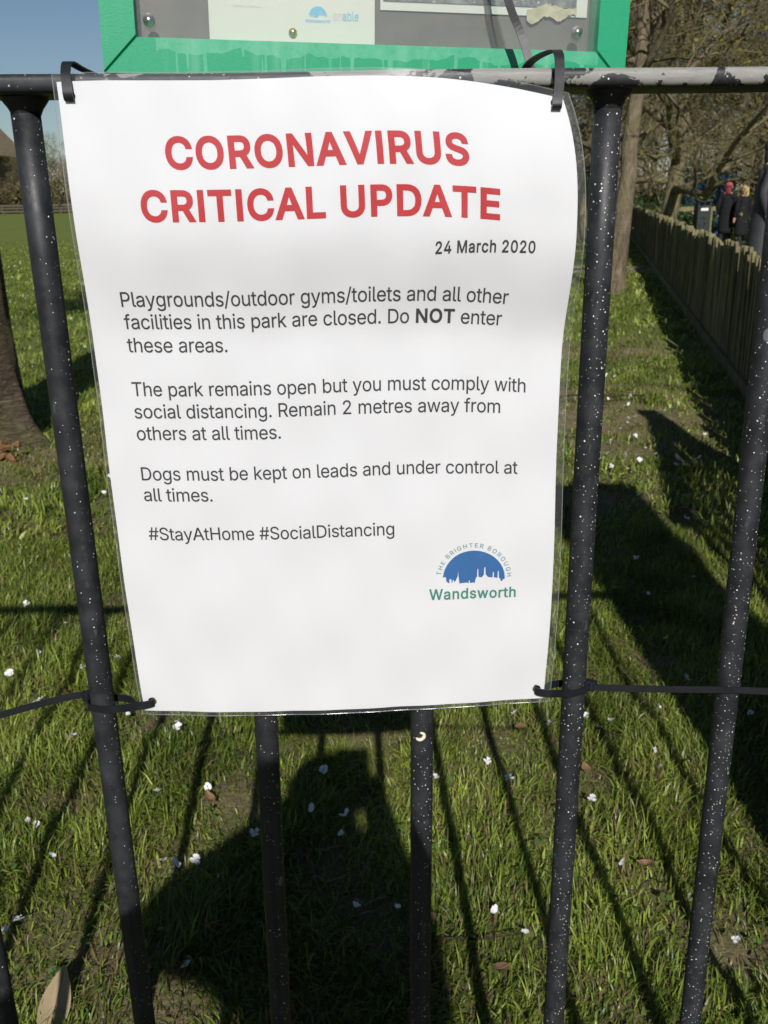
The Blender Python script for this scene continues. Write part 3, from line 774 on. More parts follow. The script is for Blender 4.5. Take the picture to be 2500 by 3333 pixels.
def glyph_tris(ch, bold):
    """triangles of a glyph in font units; overlapping contours are merged by winding number; bold pushes the outline outward"""
    if (ch, bold) in _gc: return _gc[ch, bold]
    from mathutils.geometry import delaunay_2d_cdt
    loops = G[ch][1]
    big = max(loops, key=lambda L: abs(area(L)))
    sg = 1 if area(big) > 0 else -1
    loops = [offset_loop(L, -sg * bold) for L in loops]
    ks = 509 / (509 + 2 * bold)
    loops = [[Vector((p.x, (p.y + bold) * ks)) for p in L] for L in loops]
    P, E_ = [], []
    for L in loops:
        o = len(P)
        P += L
        E_ += [(o + i, o + (i + 1) % len(L)) for i in range(len(L))]
    vv, _, ff, *_r = delaunay_2d_cdt(P, E_, [], 0, 1e-4)

    def wind(c):
        w = 0
        for L in loops:
            for i in range(len(L)):
                p, q = L[i - 1], L[i]
                cr_ = (q.x - p.x) * (c.y - p.y) - (c.x - p.x) * (q.y - p.y)
                if p.y <= c.y < q.y and cr_ > 0: w += 1
                elif q.y <= c.y < p.y and cr_ < 0: w -= 1
        return w
    keep = [tuple(f) for f in ff if wind(sum((vv[i] for i in f), Vector((0, 0))) / len(f)) != 0]
    _gc[ch, bold] = (vv, keep)
    return vv, keep


def layout(runs, track=0):
    """runs: [(text, bold units)] -> [(points, triangles)] and ink extents"""
    x = 0; polys = []
    for text, b in runs:
        for ch in text:
            if ch == ' ':
                x += 215 + track; continue
            vv, ff = glyph_tris(ch, b)
            polys.append(([(p.x + x + b, p.y) for p in vv], ff))
            x += G[ch][0] + 2 * b + track
    xs_ = [p[0] for o, ff in polys for f in ff for p in [o[i] for i in f]]
    return polys, min(xs_), max(xs_)


def fill(polys, fn, maxlen=None):
    """send every vertex of 2-D triangle sets through fn(x, y, layer), cutting long edges so that print follows the bent sheet"""
    bm = bmesh.new()
    for pts_, ff in polys:
        vs_ = {}
        for f in ff:
            for i in f:
                if i not in vs_: vs_[i] = bm.verts.new((pts_[i][0], pts_[i][1], 0))
            try: bm.faces.new([vs_[i] for i in f])
            except ValueError: pass
    if maxlen:
        for _ in range(4):
            es = [e for e in bm.edges if e.calc_length() > maxlen]
            if not es: break
            bmesh.ops.subdivide_edges(bm, edges=es, cuts=1)
            bmesh.ops.triangulate(bm, faces=bm.faces[:])
    for v in bm.verts:
        v.co = fn(v.co.x, v.co.y, 0)
    return bm


def poly_tris(L):
    t = tessellate_polygon([[Vector((p[0], p[1], 0)) for p in L]])
    return (L, [tuple(i) for i in t])


def bm_obj(name, bm, mat, parent, face=None):
    me = bpy.data.meshes.new(name)
    bmesh.ops.recalc_face_normals(bm, faces=bm.faces[:])
    bm.to_mesh(me); bm.free()
    me.materials.append(mat)
    return link(bpy.data.objects.new(name, me), parent)


# ================================================================== LAMINATED NOTICE
EDGE = dict(
    L=((-0.16909, 1.15358), (-0.16185, 0.7374), (0.00694, -0.02349), (0.00103, 0.00103)),
    R=((0.12228, 1.1409), (0.12977, 0.73777), (0.13973, -0.57806, 0.87184, -0.41275), (0.01919, -0.06757, 0.13258, -0.08906)),
    T=((-0.16909, 1.15358), (0.12228, 1.1409), (0.00236, -0.00885, 0.02119, -0.00809), (0.02708, -0.1153, 0.33126, -0.19041)),
    B=((-0.16185, 0.7374), (0.12977, 0.73777), (-0.00028, 0.00048), (-0.02302, 0.01129)))


def ev(nm, t):
    a, b, cx, cz = EDGE[nm]
    w = t * (1 - t)
    return np.array([a[0] + (b[0] - a[0]) * t + w * sum(c * t ** k for k, c in enumerate(cx)),
                     a[1] + (b[1] - a[1]) * t + w * sum(c * t ** k for k, c in enumerate(cz))])


def coons(u, v):
    return ((1 - u) * ev('L', v) + u * ev('R', v) + (1 - v) * ev('T', u) + v * ev('B', u)
            - ((1 - u) * (1 - v) * np.array(EDGE['T'][0]) + u * (1 - v) * np.array(EDGE['T'][1])
               + (1 - u) * v * np.array(EDGE['B'][0]) + u * v * np.array(EDGE['B'][1])))


def sheet(u, v, d=0.0):
    """point of the bent A3 sheet; d metres towards the viewer"""
    uc, vc = min(max(u, 0), 1), min(max(v, 0), 1)
    q = coons(uc, vc)
    e = .02
    if u != uc:
        a, b = min(uc + e, 1), max(uc - e, 0)
        q = q + (coons(a, vc) - coons(b, vc)) / (a - b) * (u - uc)
    if v != vc:
        a, b = min(vc + e, 1), max(vc - e, 0)
        q = q + (coons(uc, a) - coons(uc, b)) / (a - b) * (v - vc)
    y = -.030 - (.009 + .006 * u) * float(sstep(-.16, .16, v) * (1 - sstep(.19, .37, v))) + .004 * v
    y += .0006 * math.sin(31 * v + 9 * u) * math.sin(13 * u + 2) + .00025 * math.sin(47 * u - 22 * v)
    return Vector((q[0], y - d, q[1]))


HOLES = [(.0223, .0191), (.980, .0120), (.0232, .9808), (.9805, .9800)]
notice = tag(empty("laminated_notice", (0, 0, 0)), "white laminated A3 notice with red heading tied to the black railing", "notice")


def sheet_mesh(u0, u1, v0, v1, d, nu, nv, hole_r):
    """grid over the sheet with the four punched holes cut out"""
    from mathutils.geometry import delaunay_2d_cdt
    W_, H_ = .297, .42
    pts = []
    for j in range(nv + 1):
        for i in range(nu + 1):
            p = Vector(((u0 + (u1 - u0) * i / nu) * W_, (v0 + (v1 - v0) * j / nv) * H_))
            if all((p - Vector((hu * W_, hv * H_))).length > hole_r * 1.35 for hu, hv in HOLES): pts.append(p)
    edges = []
    for hu, hv in HOLES:
        s = len(pts)
        for k in range(18):
            a = 2 * math.pi * k / 18
            pts.append(Vector((hu * W_ + hole_r * math.cos(a), hv * H_ + hole_r * math.sin(a))))
        edges += [(s + k, s + (k + 1) % 18) for k in range(18)]
    vv, ee, ff, *_ = delaunay_2d_cdt(pts, edges, [], 0, 1e-7)
    mb = MB()
    keep = []
    for f in ff:
        c = sum((vv[i] for i in f), Vector((0, 0))) / len(f)
        if all((c - Vector((hu * W_, hv * H_))).length > hole_r * .99 for hu, hv in HOLES): keep.append(tuple(f))
    mb.v = [tuple(sheet(p.x / W_, p.y / H_, d)) for p in vv]
    mb.f = keep; mb.m = [0] * len(keep)
    return mb


sheet_mesh(0, 1, 0, 1, 0, 54, 76, .0031).build("paper_sheet", M['paper'], notice, smooth=True)
FU0, FU1, FV0, FV1 = -.0065, 1.0155, -.0100, 1.0060
fl = sheet_mesh(FU0, FU1, FV0, FV1, .0009, 54, 76, .0030).build("laminate_film", M['film'], notice, smooth=True)
rim = [(FU0 + (FU1 - FU0) * k / 60, FV0) for k in range(60)] + [(FU1, FV0 + (FV1 - FV0) * k / 80) for k in range(80)] + \
      [(FU1 - (FU1 - FU0) * k / 60, FV1) for k in range(60)] + [(FU0, FV1 - (FV1 - FV0) * k / 80) for k in range(80)]
MB().ribbon([sheet(a, b, .0009) for a, b in rim], (0, 1, 0), .0006, .0005, closed=True).build("film_edge", M['filmedge'], fl)


def print_line(runs, u0, u1, vb, cap, mat, skew=0.0, track=0, name="lettering", slope=0.0):
    """print one line on the sheet: ink from u0 to u1, baseline at vb, capitals cap metres high"""
    polys, a, b = layout(runs, track)
    ks = (u1 - u0) / (b - a)
    kv = cap / 509 / .4125
    bm = fill(polys, lambda x, y, l: sheet(u0 + (x - a) * ks, vb + slope * (x - a) * ks - y * kv, .0003 + .00004 * l), 60)
    return bm_obj(name, bm, mat, notice)


print_line([("CORONAVIRUS", 26)], .1931, .7849, .1155, .0180, M['red'], track=-16)
print_line([("CRITICAL UPDATE", 26)], .1345, .8438, .1858, .0178, M['red'], track=-16)
print_line([("24 March 2020", 17)], .7159, .9187, .2381, .0074, M['ink'], slope=-.055)
TX = M['ink']
for runs, u1, vb in (
        ([("Playgrounds/outdoor gyms/toilets and all other", 0)], .8735, .3064),
        ([("facilities in this park are closed. Do ", 0), ("NOT", 20), (" enter", 0)], .8638, .3400),
        ([("these areas.", 0)], .2808, .3752),
        ([("The park remains open but you must comply with", 0)], .9244, .4428),
        ([("social distancing. Remain 2 metres away from", 0)], .8694, .4779),
        ([("others at all times.", 0)], .3842, .5128),
        ([("Dogs must be kept on leads and under control at", 0)], .9118, .5788),
        ([("all times.", 0)], .2223, .6138),
        ([("#StayAtHome #SocialDistancing", 0)], .6291, .6808)):
    print_line([(s, b + 4) for s, b in runs], .0690, u1, vb, .0091, TX, track=-20)

# council emblem: half disc with a skyline cut from its lower edge, name below, motto round the arc
SKY = [(-1, .12), (-.90, .11), (-.885, -.04), (-.82, -.09), (-.79, -.11), (-.785, .03), (-.72, .03), (-.715, -.10), (-.69, -.08), (-.67, 0), (-.64, 0), (-.63, -.09),
       (-.60, -.04), (-.57, -.02), (-.555, .05), (-.52, .10), (-.505, .30), (-.49, .10), (-.46, -.13), (-.43, -.12), (-.20, -.10), (-.19, -.13),
       (-.165, -.12), (-.16, -.03), (-.13, -.03), (-.125, -.12), (0, -.10), (.03, -.13), (.06, .04), (.09, .08), (.105, .10), (.11, .36), (.14, .36), (.15, .10), (.20, .07),
       (.26, .08), (.32, .16), (.33, .42), (.365, .42), (.38, .17), (.46, .08), (.60, .06), (.61, .25), (.64, .25), (.645, .07), (.76, .04), (.77, .28),
       (.80, .28), (.81, .05), (.86, 0), (.87, -.07), (.93, -.06), (.94, -.01), (1, 0)]


def emblem(mat_disc, mat_word, put, parent, motto=True, mat_motto=None):
    """put(x, y, layer): emblem units (disc radius 1) -> surface"""
    arc = [(math.cos(R(a)) * 1.0, math.sin(R(a)) * .97 + .02) for a in np.linspace(0, 180, 41)]
    poly = SKY + [(x, y) for x, y in arc[1:-1]]
    b1 = fill([poly_tris(poly)], lambda x, y, l: put(x, y, 0), .5)
    disc = bm_obj("emblem_disc", b1, mat_disc, parent)
    polys, a, b = layout([("Wandsworth", 18)], -4)
    k = 2.82 / (b - a)
    bm_obj("lettering", fill(polys, lambda x, y, l: put(-1.44 + (x - a) * k, -.66 + y * k * 1.14, l)), mat_word, parent)
    if motto:
        txt = "THE BRIGHTER BOROUGH"
        angs = []
        allp = []
        A0, A1 = 173, 1
        adv = [(G[c][0] + 70) if c != ' ' else 260 for c in txt]
        tot = sum(adv); x = 0
        for c, w in zip(txt, adv):
            th = R(A0 + (A1 - A0) * ((x + w / 2) / tot)); x += w
            if c == ' ': continue
            ks = .145 / 509
            hw = G[c][0] / 2
            vv_, ff_g = glyph_tris(c, 3)
            allp.append(([((1.075 + p.y * ks) * math.cos(th) + (p.x - hw) * ks * math.sin(th),
                           (1.075 + p.y * ks) * math.sin(th) - (p.x - hw) * ks * math.cos(th) + .02) for p in vv_], ff_g))
        bm_obj("lettering", fill(allp, lambda x, y, l: put(x, y, l)), mat_motto or mat_word, parent)
    return disc


def on_sheet(x, y, l):
    return sheet(.8130 + x * .0730, .7640 - y * .0525 - x * .0002, .0003 + .00004 * l)


emblem(M['blue'], M['teal'], on_sheet, notice)

# ------------------------------------------------------------------ cable ties
TIEW, TIET = .0056, .0010


def cr(pts, n=6, closed=False):
    """Catmull-Rom through pts"""
    P = [Vector(p) for p in pts]; m = len(P); o = []
    for i in range(m if closed else m - 1):
        if closed: p0, p1, p2, p3 = P[i - 1], P[i], P[(i + 1) % m], P[(i + 2) % m]
        else: p0, p1, p2, p3 = P[max(i - 1, 0)], P[i], P[i + 1], P[min(i + 2, m - 1)]
        for k in range(n):
            t = k / n
            o.append(.5 * (2 * p1 + (p2 - p0) * t + (2 * p0 - 5 * p1 + 4 * p2 - p3) * t * t + (3 * p1 - p0 - 3 * p2 + p3) * t ** 3))
    if not closed: o.append(P[-1])
    return o


def tie(label, loop, wdir, head, hrot, tail, tdir):
    t = tag(empty("cable_tie", loop[0]), label, "cable tie", "black cable ties holding the laminated notice")
    inv = Matrix.Translation(-Vector(loop[0]))
    MB().ribbon([inv @ p for p in cr(loop, 7, True)], wdir, TIEW, TIET, closed=True).build("strap", M['tie'], t, smooth=False)
    h = MB().box(-.0042, .0042, -.0030, .0030, -.0038, .0038).build("head", M['tie'], t, bevel=.0008)
    h.location = Vector(head) - Vector(loop[0]); h.rotation_euler = hrot
    if tail:
        MB().ribbon([inv @ p for p in cr(tail, 8)], tdir, TIEW * .94, TIET, ).build("tail", M['tie'], t)
    return t


h0, h1, h2, h3 = [sheet(u, v) for u, v in HOLES]
tie("black cable tie over the rail through the notice's top left hole",
    [(h0.x, h0.y - .0042, h0.z + .0008), (h0.x - .0004, -.0375, 1.1525), (h0.x - .0012, -.0338, 1.1592), (h0.x - .0012, -.0262, 1.1648),
     (h0.x + .001, -.008, 1.1634), (h0.x + .005, .018, 1.1612), (h0.x + .006, .0295, 1.1575), (h0.x + .005, .0285, 1.147), (h0.x + .003, .008, 1.1410),
     (h0.x + .001, -.016, 1.1400), (h0.x, h0.y + .005, h0.z - .0015), (h0.x, h0.y - .002, h0.z - .0022)],
    (1, 0, 0), (h0.x + .005, .032, 1.151), (0, 0, 0), None, None)
tie("black cable tie looped over the rail at the notice's sagging top right corner",
    [(h1.x, h1.y - .0042, h1.z + .0006), (h1.x + .0016, -.0375, 1.1495), (h1.x + .0022, -.0335, 1.1585), (h1.x + .0022, -.0290, 1.1655),
     (h1.x + .0005, -.0215, 1.1682), (h1.x - .006, -.004, 1.1668), (h1.x - .0085, .016, 1.1640), (h1.x - .009, .0295, 1.1575), (h1.x - .008, .0285, 1.146), (h1.x - .005, .006, 1.1385),
     (h1.x - .001, -.016, 1.1350), (h1.x, h1.y + .005, h1.z - .0012), (h1.x, h1.y - .002, h1.z - .002)],
    (1, 0, 0), (h1.x - .008, .033, 1.151), (0, 0, 0),
    [(.1225, .0345, 1.150), (.1240, .0660, 1.1620), (.1170, .0760, 1.1880), (.1072, .0775, 1.2100), (.1000, .077, 1.235), (.0965, .077, 1.260), (.095, .077, 1.285)], (1, 0, .15))
bx = -.1998
tie("black cable tie round the bar at the notice's bottom left hole, tail pointing left",
    [(h2.x - .001, h2.y - .0042, h2.z + .0003), (-.1655, -.0315, .7440), (-.1813, -.0185, .7348), (bx + .003, -.0118, .7306), (bx - .0085, -.0065, .7296), (bx - .0105, .002, .7298),
     (bx - .004, .0105, .7285), (bx + .008, .0108, .7270), (-.180, .004, .7292), (-.170, -.012, .7330), (h2.x - .002, h2.y + .003, h2.z - .0005), (h2.x + .0012, h2.y - .001, h2.z)],
    (0, 0, 1), (bx - .012, .0055, .7325), (0, 0, R(60)),
    [(bx - .009, .007, .7330), (-.222, .0035, .7338), (-.248, -.001, .7300), (-.276, -.006, .7245), (-.315, -.012, .716), (-.36, -.02, .706)], (0, 0, 1))
bx = .1580
tie("black cable tie round the bar at the notice's bottom right hole, long tail pointing right",
    [(h3.x + .001, h3.y - .0042, h3.z - .0003), (.1340, -.0315, .7445), (.1457, -.0180, .7366), (bx - .002, -.0118, .7328), (bx + .0085, -.0065, .7328), (bx + .0105, .002, .7330),
     (bx + .004, .0105, .7300), (bx - .0085, .0108, .7284), (.1395, .001, .7326), (.133, -.012, .7375), (h3.x + .002, h3.y + .003, h3.z + .0005), (h3.x - .0012, h3.y - .001, h3.z)],
    (0, 0, 1), (bx + .0115, -.0062, .7362), (0, 0, R(-35)),
    [(bx + .010, -.0095, .7362), (.20, -.0115, .7350), (.24, -.0122, .7335), (.2765, -.0128, .7322), (.31, -.0155, .7308), (.36, -.022, .728)], (0, 0, 1))

# ================================================================== GREEN POSTER CASE
case = tag(empty("poster_case", (.0140, .104, 1.1655), (0, R(1.25), R(7.6))), "green framed poster case behind clear plastic mounted above the railing", "notice board")
W2, HH, FW, FD = .1830, .62, .0222, .034
y0 = -FD / 2


def mitred(pts_outer, pts_inner, name):
    (ax, az), (bx_, bz) = pts_outer
    (cx_, cz), (dx_, dz) = pts_inner
    v = []
    for yy, ins in ((y0, .0016), (y0 + .0016, 0), (-y0, 0)):
        q = [(ax, az), (bx_, bz), (dx_, dz), (cx_, cz)]
        c = (sum(p[0] for p in q) / 4, sum(p[1] for p in q) / 4)
        for px, pz in q:
            v.append((px + (c[0] - px) / max(1e-6, math.hypot(c[0] - px, c[1] - pz)) * ins * .7, yy, pz + (c[1] - pz) / max(1e-6, math.hypot(c[0] - px, c[1] - pz)) * ins * .7))
    f = [(0, 1, 2, 3), (11, 10, 9, 8)]
    for k in range(4):
        k2 = (k + 1) % 4
        for l in (0, 1):
            f.append((l * 4 + k, l * 4 + 4 + k, l * 4 + 4 + k2, l * 4 + k2))
    MB().add(v, f).build(name, M['green'], case)


e = .00025
mitred([(-W2 + e, 0), (W2 - e, 0)], [(-W2 + FW + e, FW), (W2 - FW - e, FW)], "frame_rail")
mitred([(-W2 + e, HH), (W2 - e, HH)], [(-W2 + FW + e, HH - FW), (W2 - FW - e, HH - FW)], "frame_rail")
mitred([(-W2, e), (-W2, HH - e)], [(-W2 + FW, FW + e), (-W2 + FW, HH - FW - e)], "frame_stile")
mitred([(W2, e), (W2, HH - e)], [(W2 - FW, FW + e), (W2 - FW, HH - FW - e)], "frame_stile")
MB().box(-W2 + .006, W2 - .006, .004, .0165, .006, HH - .006).build("backing_panel", M['backing'], case)
MB().box(-W2 + FW - .004, W2 - FW + .004, -.0095, -.0065, FW - .004, HH - FW + .004).build("acrylic_pane", M['pane'], case)
for bxx, bz in ((-.1520, .0335), (.1475, .0355)):
    w = MB().lathe([(.0040, 0), (.0040, .0010), (.0036, .0016), (.0022, .0019), (.0021, .0026), (.0004, .0031)], 20).build("fixing_washer", M['steel'], case, smooth=True)
    w.rotation_euler = (R(90), 0, 0); w.location = (bxx, -.0094, bz)
for bxx in (-.088, .030):
    b = MB()
    b.box(-.011, .011, .0168, .0208, -.23, .40)
    b.box(-.006, .006, -.078, .0168, -.06, -.056)
    b.box(-.006, .006, -.078, .0168, -.20, -.196)
    b.build("mounting_strap", M['steel'], case).location = (bxx, 0, 0)
cm = case.matrix_basis.copy() if hasattr(case, 'matrix_basis') else None
bpy.context.view_layer.update()
CW = case.matrix_world.copy()


def in_case(name, label, cat):
    """a thing of its own that lies inside the case, placed in the case's frame"""
    o = empty(name)
    o.matrix_world = CW
    return tag(o, label, cat)


pn = in_case("paper_notice", "cream paper notice with small blue logos pinned inside the green case", "notice")
MB().box(-.1125, .0025, .0028, .0034, .0215, .31).build("paper_sheet", M['paper2'], pn)
put = lambda cx, cz, s: (lambda x, y, l: Vector((cx + x * s, .0026 - .00006 * l, cz + y * s)))
emblem(M['paleblue'], M['paleblue'], put(-.0375, .0415, .0062), pn, motto=False)


def case_line(runs, x0, x1, zb, cap, mat, parent):
    polys, a, b = layout(runs)
    k = (x1 - x0) / (b - a)
    bm_obj("lettering", fill(polys, lambda x, y, l: Vector((x0 + (x - a) * k, .0026 - .00006 * l, zb + y * cap / 509))), mat, parent)


case_line([("en", 6)], -.0268, -.0206, .0392, .0060, M['palegrey'], pn)
case_line([("able", 8)], -.0202, -.0090, .0392, .0060, M['paleblue'], pn)
case_line([("Date of issue", 0)], -.0960, -.0770, .0455, .0013, M['palegrey'], pn)
dp = in_case("drawing_pin", "round brass drawing pin stuck in the cream notice", "pin")
p = MB().lathe([(.0026, 0), (.0030, .0008), (.0026, .0019), (.0014, .0027), (.0003, .0030)], 18).build("pin_head", M['brass'], dp, smooth=True)
p.rotation_euler = (R(90), 0, 0); p.location = (-.0553, .0026, .0308)
q = MB().lathe([(.0005, 0), (.0005, .004), (.0001, .006)], 8).build("pin_shaft", M['brass'], dp); q.rotation_euler = (R(-90), 0, 0); q.location = (-.0553, .0027, .0308)


def mat_aerial():
    t = NT("aerial_photo_print")
    O = t.obj()
    v = t.vor(O, 170, 0)
    n = t.noise(O, 90, 7, .75)
    c = t.mix(t.ramp(n, (.35, 0), (.65, 1)), (.03, .035, .035), (.24, .25, .24))
    c = t.mix(t.ramp(v, (.0, 1), (.22, 0)), c, (.5, .5, .48))
    t.p(Base_Color=c, Roughness=.5)
    return t.m


ms = in_case("map_sheet", "black and white aerial map sheet with pale border inside the green case", "map")
MB().box(.0065, .1585, 0.0026, .0032, .0470, .33).build("paper_sheet", M['paper2'], ms)
MB().box(.0085, .1500, .0019, .0023, .0525, .32).build("map_print", mat_aerial(), ms)
for z in (.0505, .0490):
    MB().box(.128, .147, .0019, .0023, z, z + .0006).build("lettering", M['palegrey'], ms)
tp = in_case("tape_strip", "torn yellowed masking tape along the map's lower edge", "tape")
o = MB()
n = 26
vv = []
for k in range(n + 1):
    xx = .1130 + .0370 * k / n
    vv += [(xx, .0012, .0435 - .0020 * math.sin(k * .45) + rnd.uniform(-.0009, .0009) + .0055 * k / n * .6),
           (xx, .0012, .0520 - .0015 * math.cos(k * .3) + rnd.uniform(-.0006, .0006) + .0035 * k / n * .5)]
vv += [(a, b + .0004, c) for a, b, c in vv]
m_ = 2 * (n + 1)
ff = []
for k in range(n):
    a, b, c, d = 2 * k, 2 * k + 1, 2 * k + 3, 2 * k + 2
    ff += [(a, d, c, b), (a + m_, b + m_, c + m_, d + m_), (a, a + m_, d + m_, d), (b, c, c + m_, b + m_)]
ff += [(0, 1, 1 + m_, m_), (2 * n, 2 * n + m_, 2 * n + 1 + m_, 2 * n + 1)]
o.add(vv, ff).build("tape", M['tape'], tp)

# ================================================================== THINGS ON THE GRASS
def petal_mesh(name, npet, size, seed):
    rr = random.Random(seed)
    mb = MB()
    for k in range(npet):
        a = 2 * math.pi * k / 5 + rr.uniform(-.25, .25)
        tilt = rr.uniform(.1, .9)
        L = size * rr.uniform(.85, 1.1); w = L * rr.uniform(.75, .95)
        rows = []
        for i, (t, ww) in enumerate(((.08, .12), (.35, .75), (.65, 1.0), (.88, .8), (1.0, .35))):
            z = .004 + L * t * math.sin(tilt) * (1 - .35 * t) + rr.uniform(-.0006, .0006)
            for s in (-1, 0, 1):
                rad = L * t * math.cos(tilt * .8)
                if i == 4 and s == 0: rad *= .9
                off = s * w * .5 * ww
                rows.append((rad * math.cos(a) - off * math.sin(a), rad * math.sin(a) + off * math.cos(a), z + (abs(s) * .0022 * rr.uniform(.5, 1.4))))
        f = []
        for i in range(4):
            for s in range(2):
                b = i * 3 + s
                f.append((b, b + 1, b + 4, b + 3))
        mb.add(rows, f)
    return mb.mesh(name, M['petal'], True)


PM = [petal_mesh("fallen_blossom", 5, .0115, 3), petal_mesh("fallen_blossom", 4, .012, 5), petal_mesh("fallen_blossom", 3, .0125, 8), petal_mesh("fallen_blossom", 2, .013, 12)]
BL = [(-0.818, 1.464), (-0.681, 1.377), (-0.743, 1.216), (-0.729, 1.221), (-0.409, 1.126), (-0.402, 1.089), (-0.528, 1.155), (-0.621, 1.078), (-0.398, 0.861), (-0.306, 0.882), (-0.087, 0.934), (-0.613, 0.789), (-0.6, 0.781), (-0.204, 0.745), (-0.1, 0.804), (-0.045, 0.786), (-0.044, 0.73), (-0.543, 0.685), (-0.351, 0.674), (-0.334, 0.671), (-0.3, 0.685), (-0.256, 0.647), (-0.028, 0.554), (0.469, 1.1), (0.487, 1.066), (0.515, 1.068), (0.627, 1.11), (0.572, 0.963), (0.233, 0.941), (0.266, 0.863), (0.424, 0.65), (0.542, 0.459), (0.196, 0.533), (0.04, 0.534), (-0.271, 0.447), (-0.565, 0.539), (-0.55, 0.546), (0.41, 0.799), (0.73, 1.236), (0.387, 1.068), (-0.939, 1.761), (-0.849, 1.36), (-0.791, 1.606), (0.481, 1.305), (0.127, 0.885), (0.232, 0.491), (0.787, 1.682), (0.709, 1.751), (0.832, 1.97), (0.679, 2.079), (1.098, 2.312), (0.962, 1.835), (0.751, 1.433), (0.81, 1.063)]
FAR = [(1.468, 4.288), (1.359, 3.805), (1.275, 3.687), (1.244, 3.422), (1.224, 3.58), (1.136, 3.373), (1.016, 2.974), (1.046, 3.148), (1.232, 3.207), (1.249, 3.13), (1.151, 3.031), (1.084, 2.934), (0.999, 3.044), (1.493, 3.842), (1.548, 3.941), (1.239, 4.079), (1.315, 4.185), (1.354, 4.013), (1.049, 2.778), (0.99, 2.664), (1.36, 3.196), (1.307, 2.95)]
br = random.Random(21)
EXTRA = [(br.uniform(.2, 1.6), br.uniform(2.4, 5.2)) for _ in range(34)] + [(br.uniform(-1.7, -.4), br.uniform(1.3, 3.6)) for _ in range(26)] + [(br.uniform(-.3, .5), br.uniform(1.1, 2.6)) for _ in range(12)]
for i, (x, y) in enumerate(BL + FAR + EXTRA):
    o = bpy.data.objects.new("fallen_blossom", PM[br.choice([0, 0, 1, 1, 2, 3])])
    link(o)
    s = br.uniform(.6, 1.05) * (1.25 if y > 2.2 else 1)
    o.location = (x, y, float(terrain(x, y)) + br.uniform(.018, .034))
    o.rotation_euler = (br.uniform(-.7, .7), br.uniform(-.7, .7), br.uniform(0, 6.28))
    o.scale = (s, s, s)
    tag(o, "small white cherry blossom fallen on the grass behind the railing", "blossom", "white blossoms scattered over the lawn")


def leaf_mesh(name, L, w, curl, mat, seed, fold=.35):
    rr = random.Random(seed)
    mb = MB(); n = 12; v = []
    for i in range(n + 1):
        t = i / n
        ww = w * math.sin(math.pi * min(1, t * .97 + .015)) ** .75 * (1.15 - .5 * t)
        for s in (-1, -.5, 0, .5, 1):
            z = fold * abs(s) * ww + curl * (t - .5) ** 2 * L * 4 + rr.uniform(-.0008, .0008)
            v.append((s * ww * (1 - .12 * fold), (t - .5) * L, z))
    f = [(i * 5 + k, i * 5 + k + 1, i * 5 + k + 6, i * 5 + k + 5) for i in range(n) for k in range(4)]
    mb.add(v, f)
    mb.tube([(0, -.5 * L - .006, .001 + curl * L), (0, -.5 * L, curl * L), (0, 0, -.0003), (0, .45 * L, curl * L * .8)], [.0011, .0009, .0006, .0003], 5)
    return mb.mesh(name, mat, True)


LM = [leaf_mesh("dry_leaf", .085, .021, .10, M['drypale'], 1), leaf_mesh("dry_leaf", .034, .010, .25, M['dryleaf'], 2, .6), leaf_mesh("dry_leaf", .030, .013, .18, M['dryleaf'], 3, .2)]
for nm, (x, y), mi, sc, rz, tilt, lab in (
        ("dry_leaf", (-.452, .405), 0, 1.15, .05, .55, "large pale folded dry leaf lying beside the leftmost bar"),
        ("dry_leaf", (-.299, .85), 1, 1.0, .6, .2, "small tan dry leaf on bare soil left of the notice's lower edge"),
        ("dry_leaf", (.183, .425), 2, 1.0, 1.9, .2, "brown crumpled dry leaf at the bottom of the lawn between two bars"),
        ("dry_leaf", (.319, 1.055), 2, 1.0, 2.6, .1, "orange brown dry leaf under the notice's lower right corner"),
        ("dry_leaf", (.461, .640), 1, .85, 1.2, -.2, "curled pale brown leaf between the two right bars"),
        ("dry_leaf", (.425, .915), 2, .8, .2, .3, "small reddish dry leaf close behind the right tied bar"),
        ("dry_leaf", (-.443, 1.046), 2, .7, 1.0, .3, "tiny reddish dry leaf near the bottom left cable tie"),
        ("dry_leaf", (.584, 1.070), 1, .9, 2.0, .3, "little tan dry leaf below the long cable tie tail"),
        ("dry_leaf", (-.700, 1.270), 2, .8, .7, .3, "orange dry leaf in the grass left of the tied bar"),
        ("dry_leaf", (.090, .515), 1, .9, 2.9, .3, "narrow tan dry leaf on the grass beside the central bar")):
    o = tag(link(bpy.data.objects.new(nm, LM[mi])), lab, "leaf", "dry leaves on the lawn")
    o.location = (x, y, float(terrain(x, y)) + .022 * (1 if mi else .7)); o.rotation_euler = (tilt, br.uniform(-.3, .3), rz); o.scale = (sc,) * 3
for (x, y), L, rz, lab in (((.494, 1.056), .14, -.55, "thin brown twig lying right of the tied bar"), ((.143, .481), .17, .1, "long thin twig across the grass near the bottom edge"),
                           ((.63, .93), .07, .9, "short forked twig beside the dark shade"), ((1.25, 4.25), .6, .15, "long brown stick on worn ground by the picket fence's shadow")):
    mb = MB()
    mb.tube([(-L / 2, 0, .003), (-L * .2, .004, .010), (L * .15, -.003, .007), (L / 2, .003, .004)], [.0022, .0019, .0015, .0008], 6)
    mb.tube([(L * .15, -.003, .007), (L * .3, .02, .012)], [.0012, .0006], 5)
    o = tag(mb.build("twig", M['twig'], smooth=True), lab, "twig", "twigs on the lawn")
    if L > .5: o.scale = (1, 3, 4)
    o.location = (x, y, float(terrain(x, y)) + .016); o.rotation_euler = (0, 0, rz)

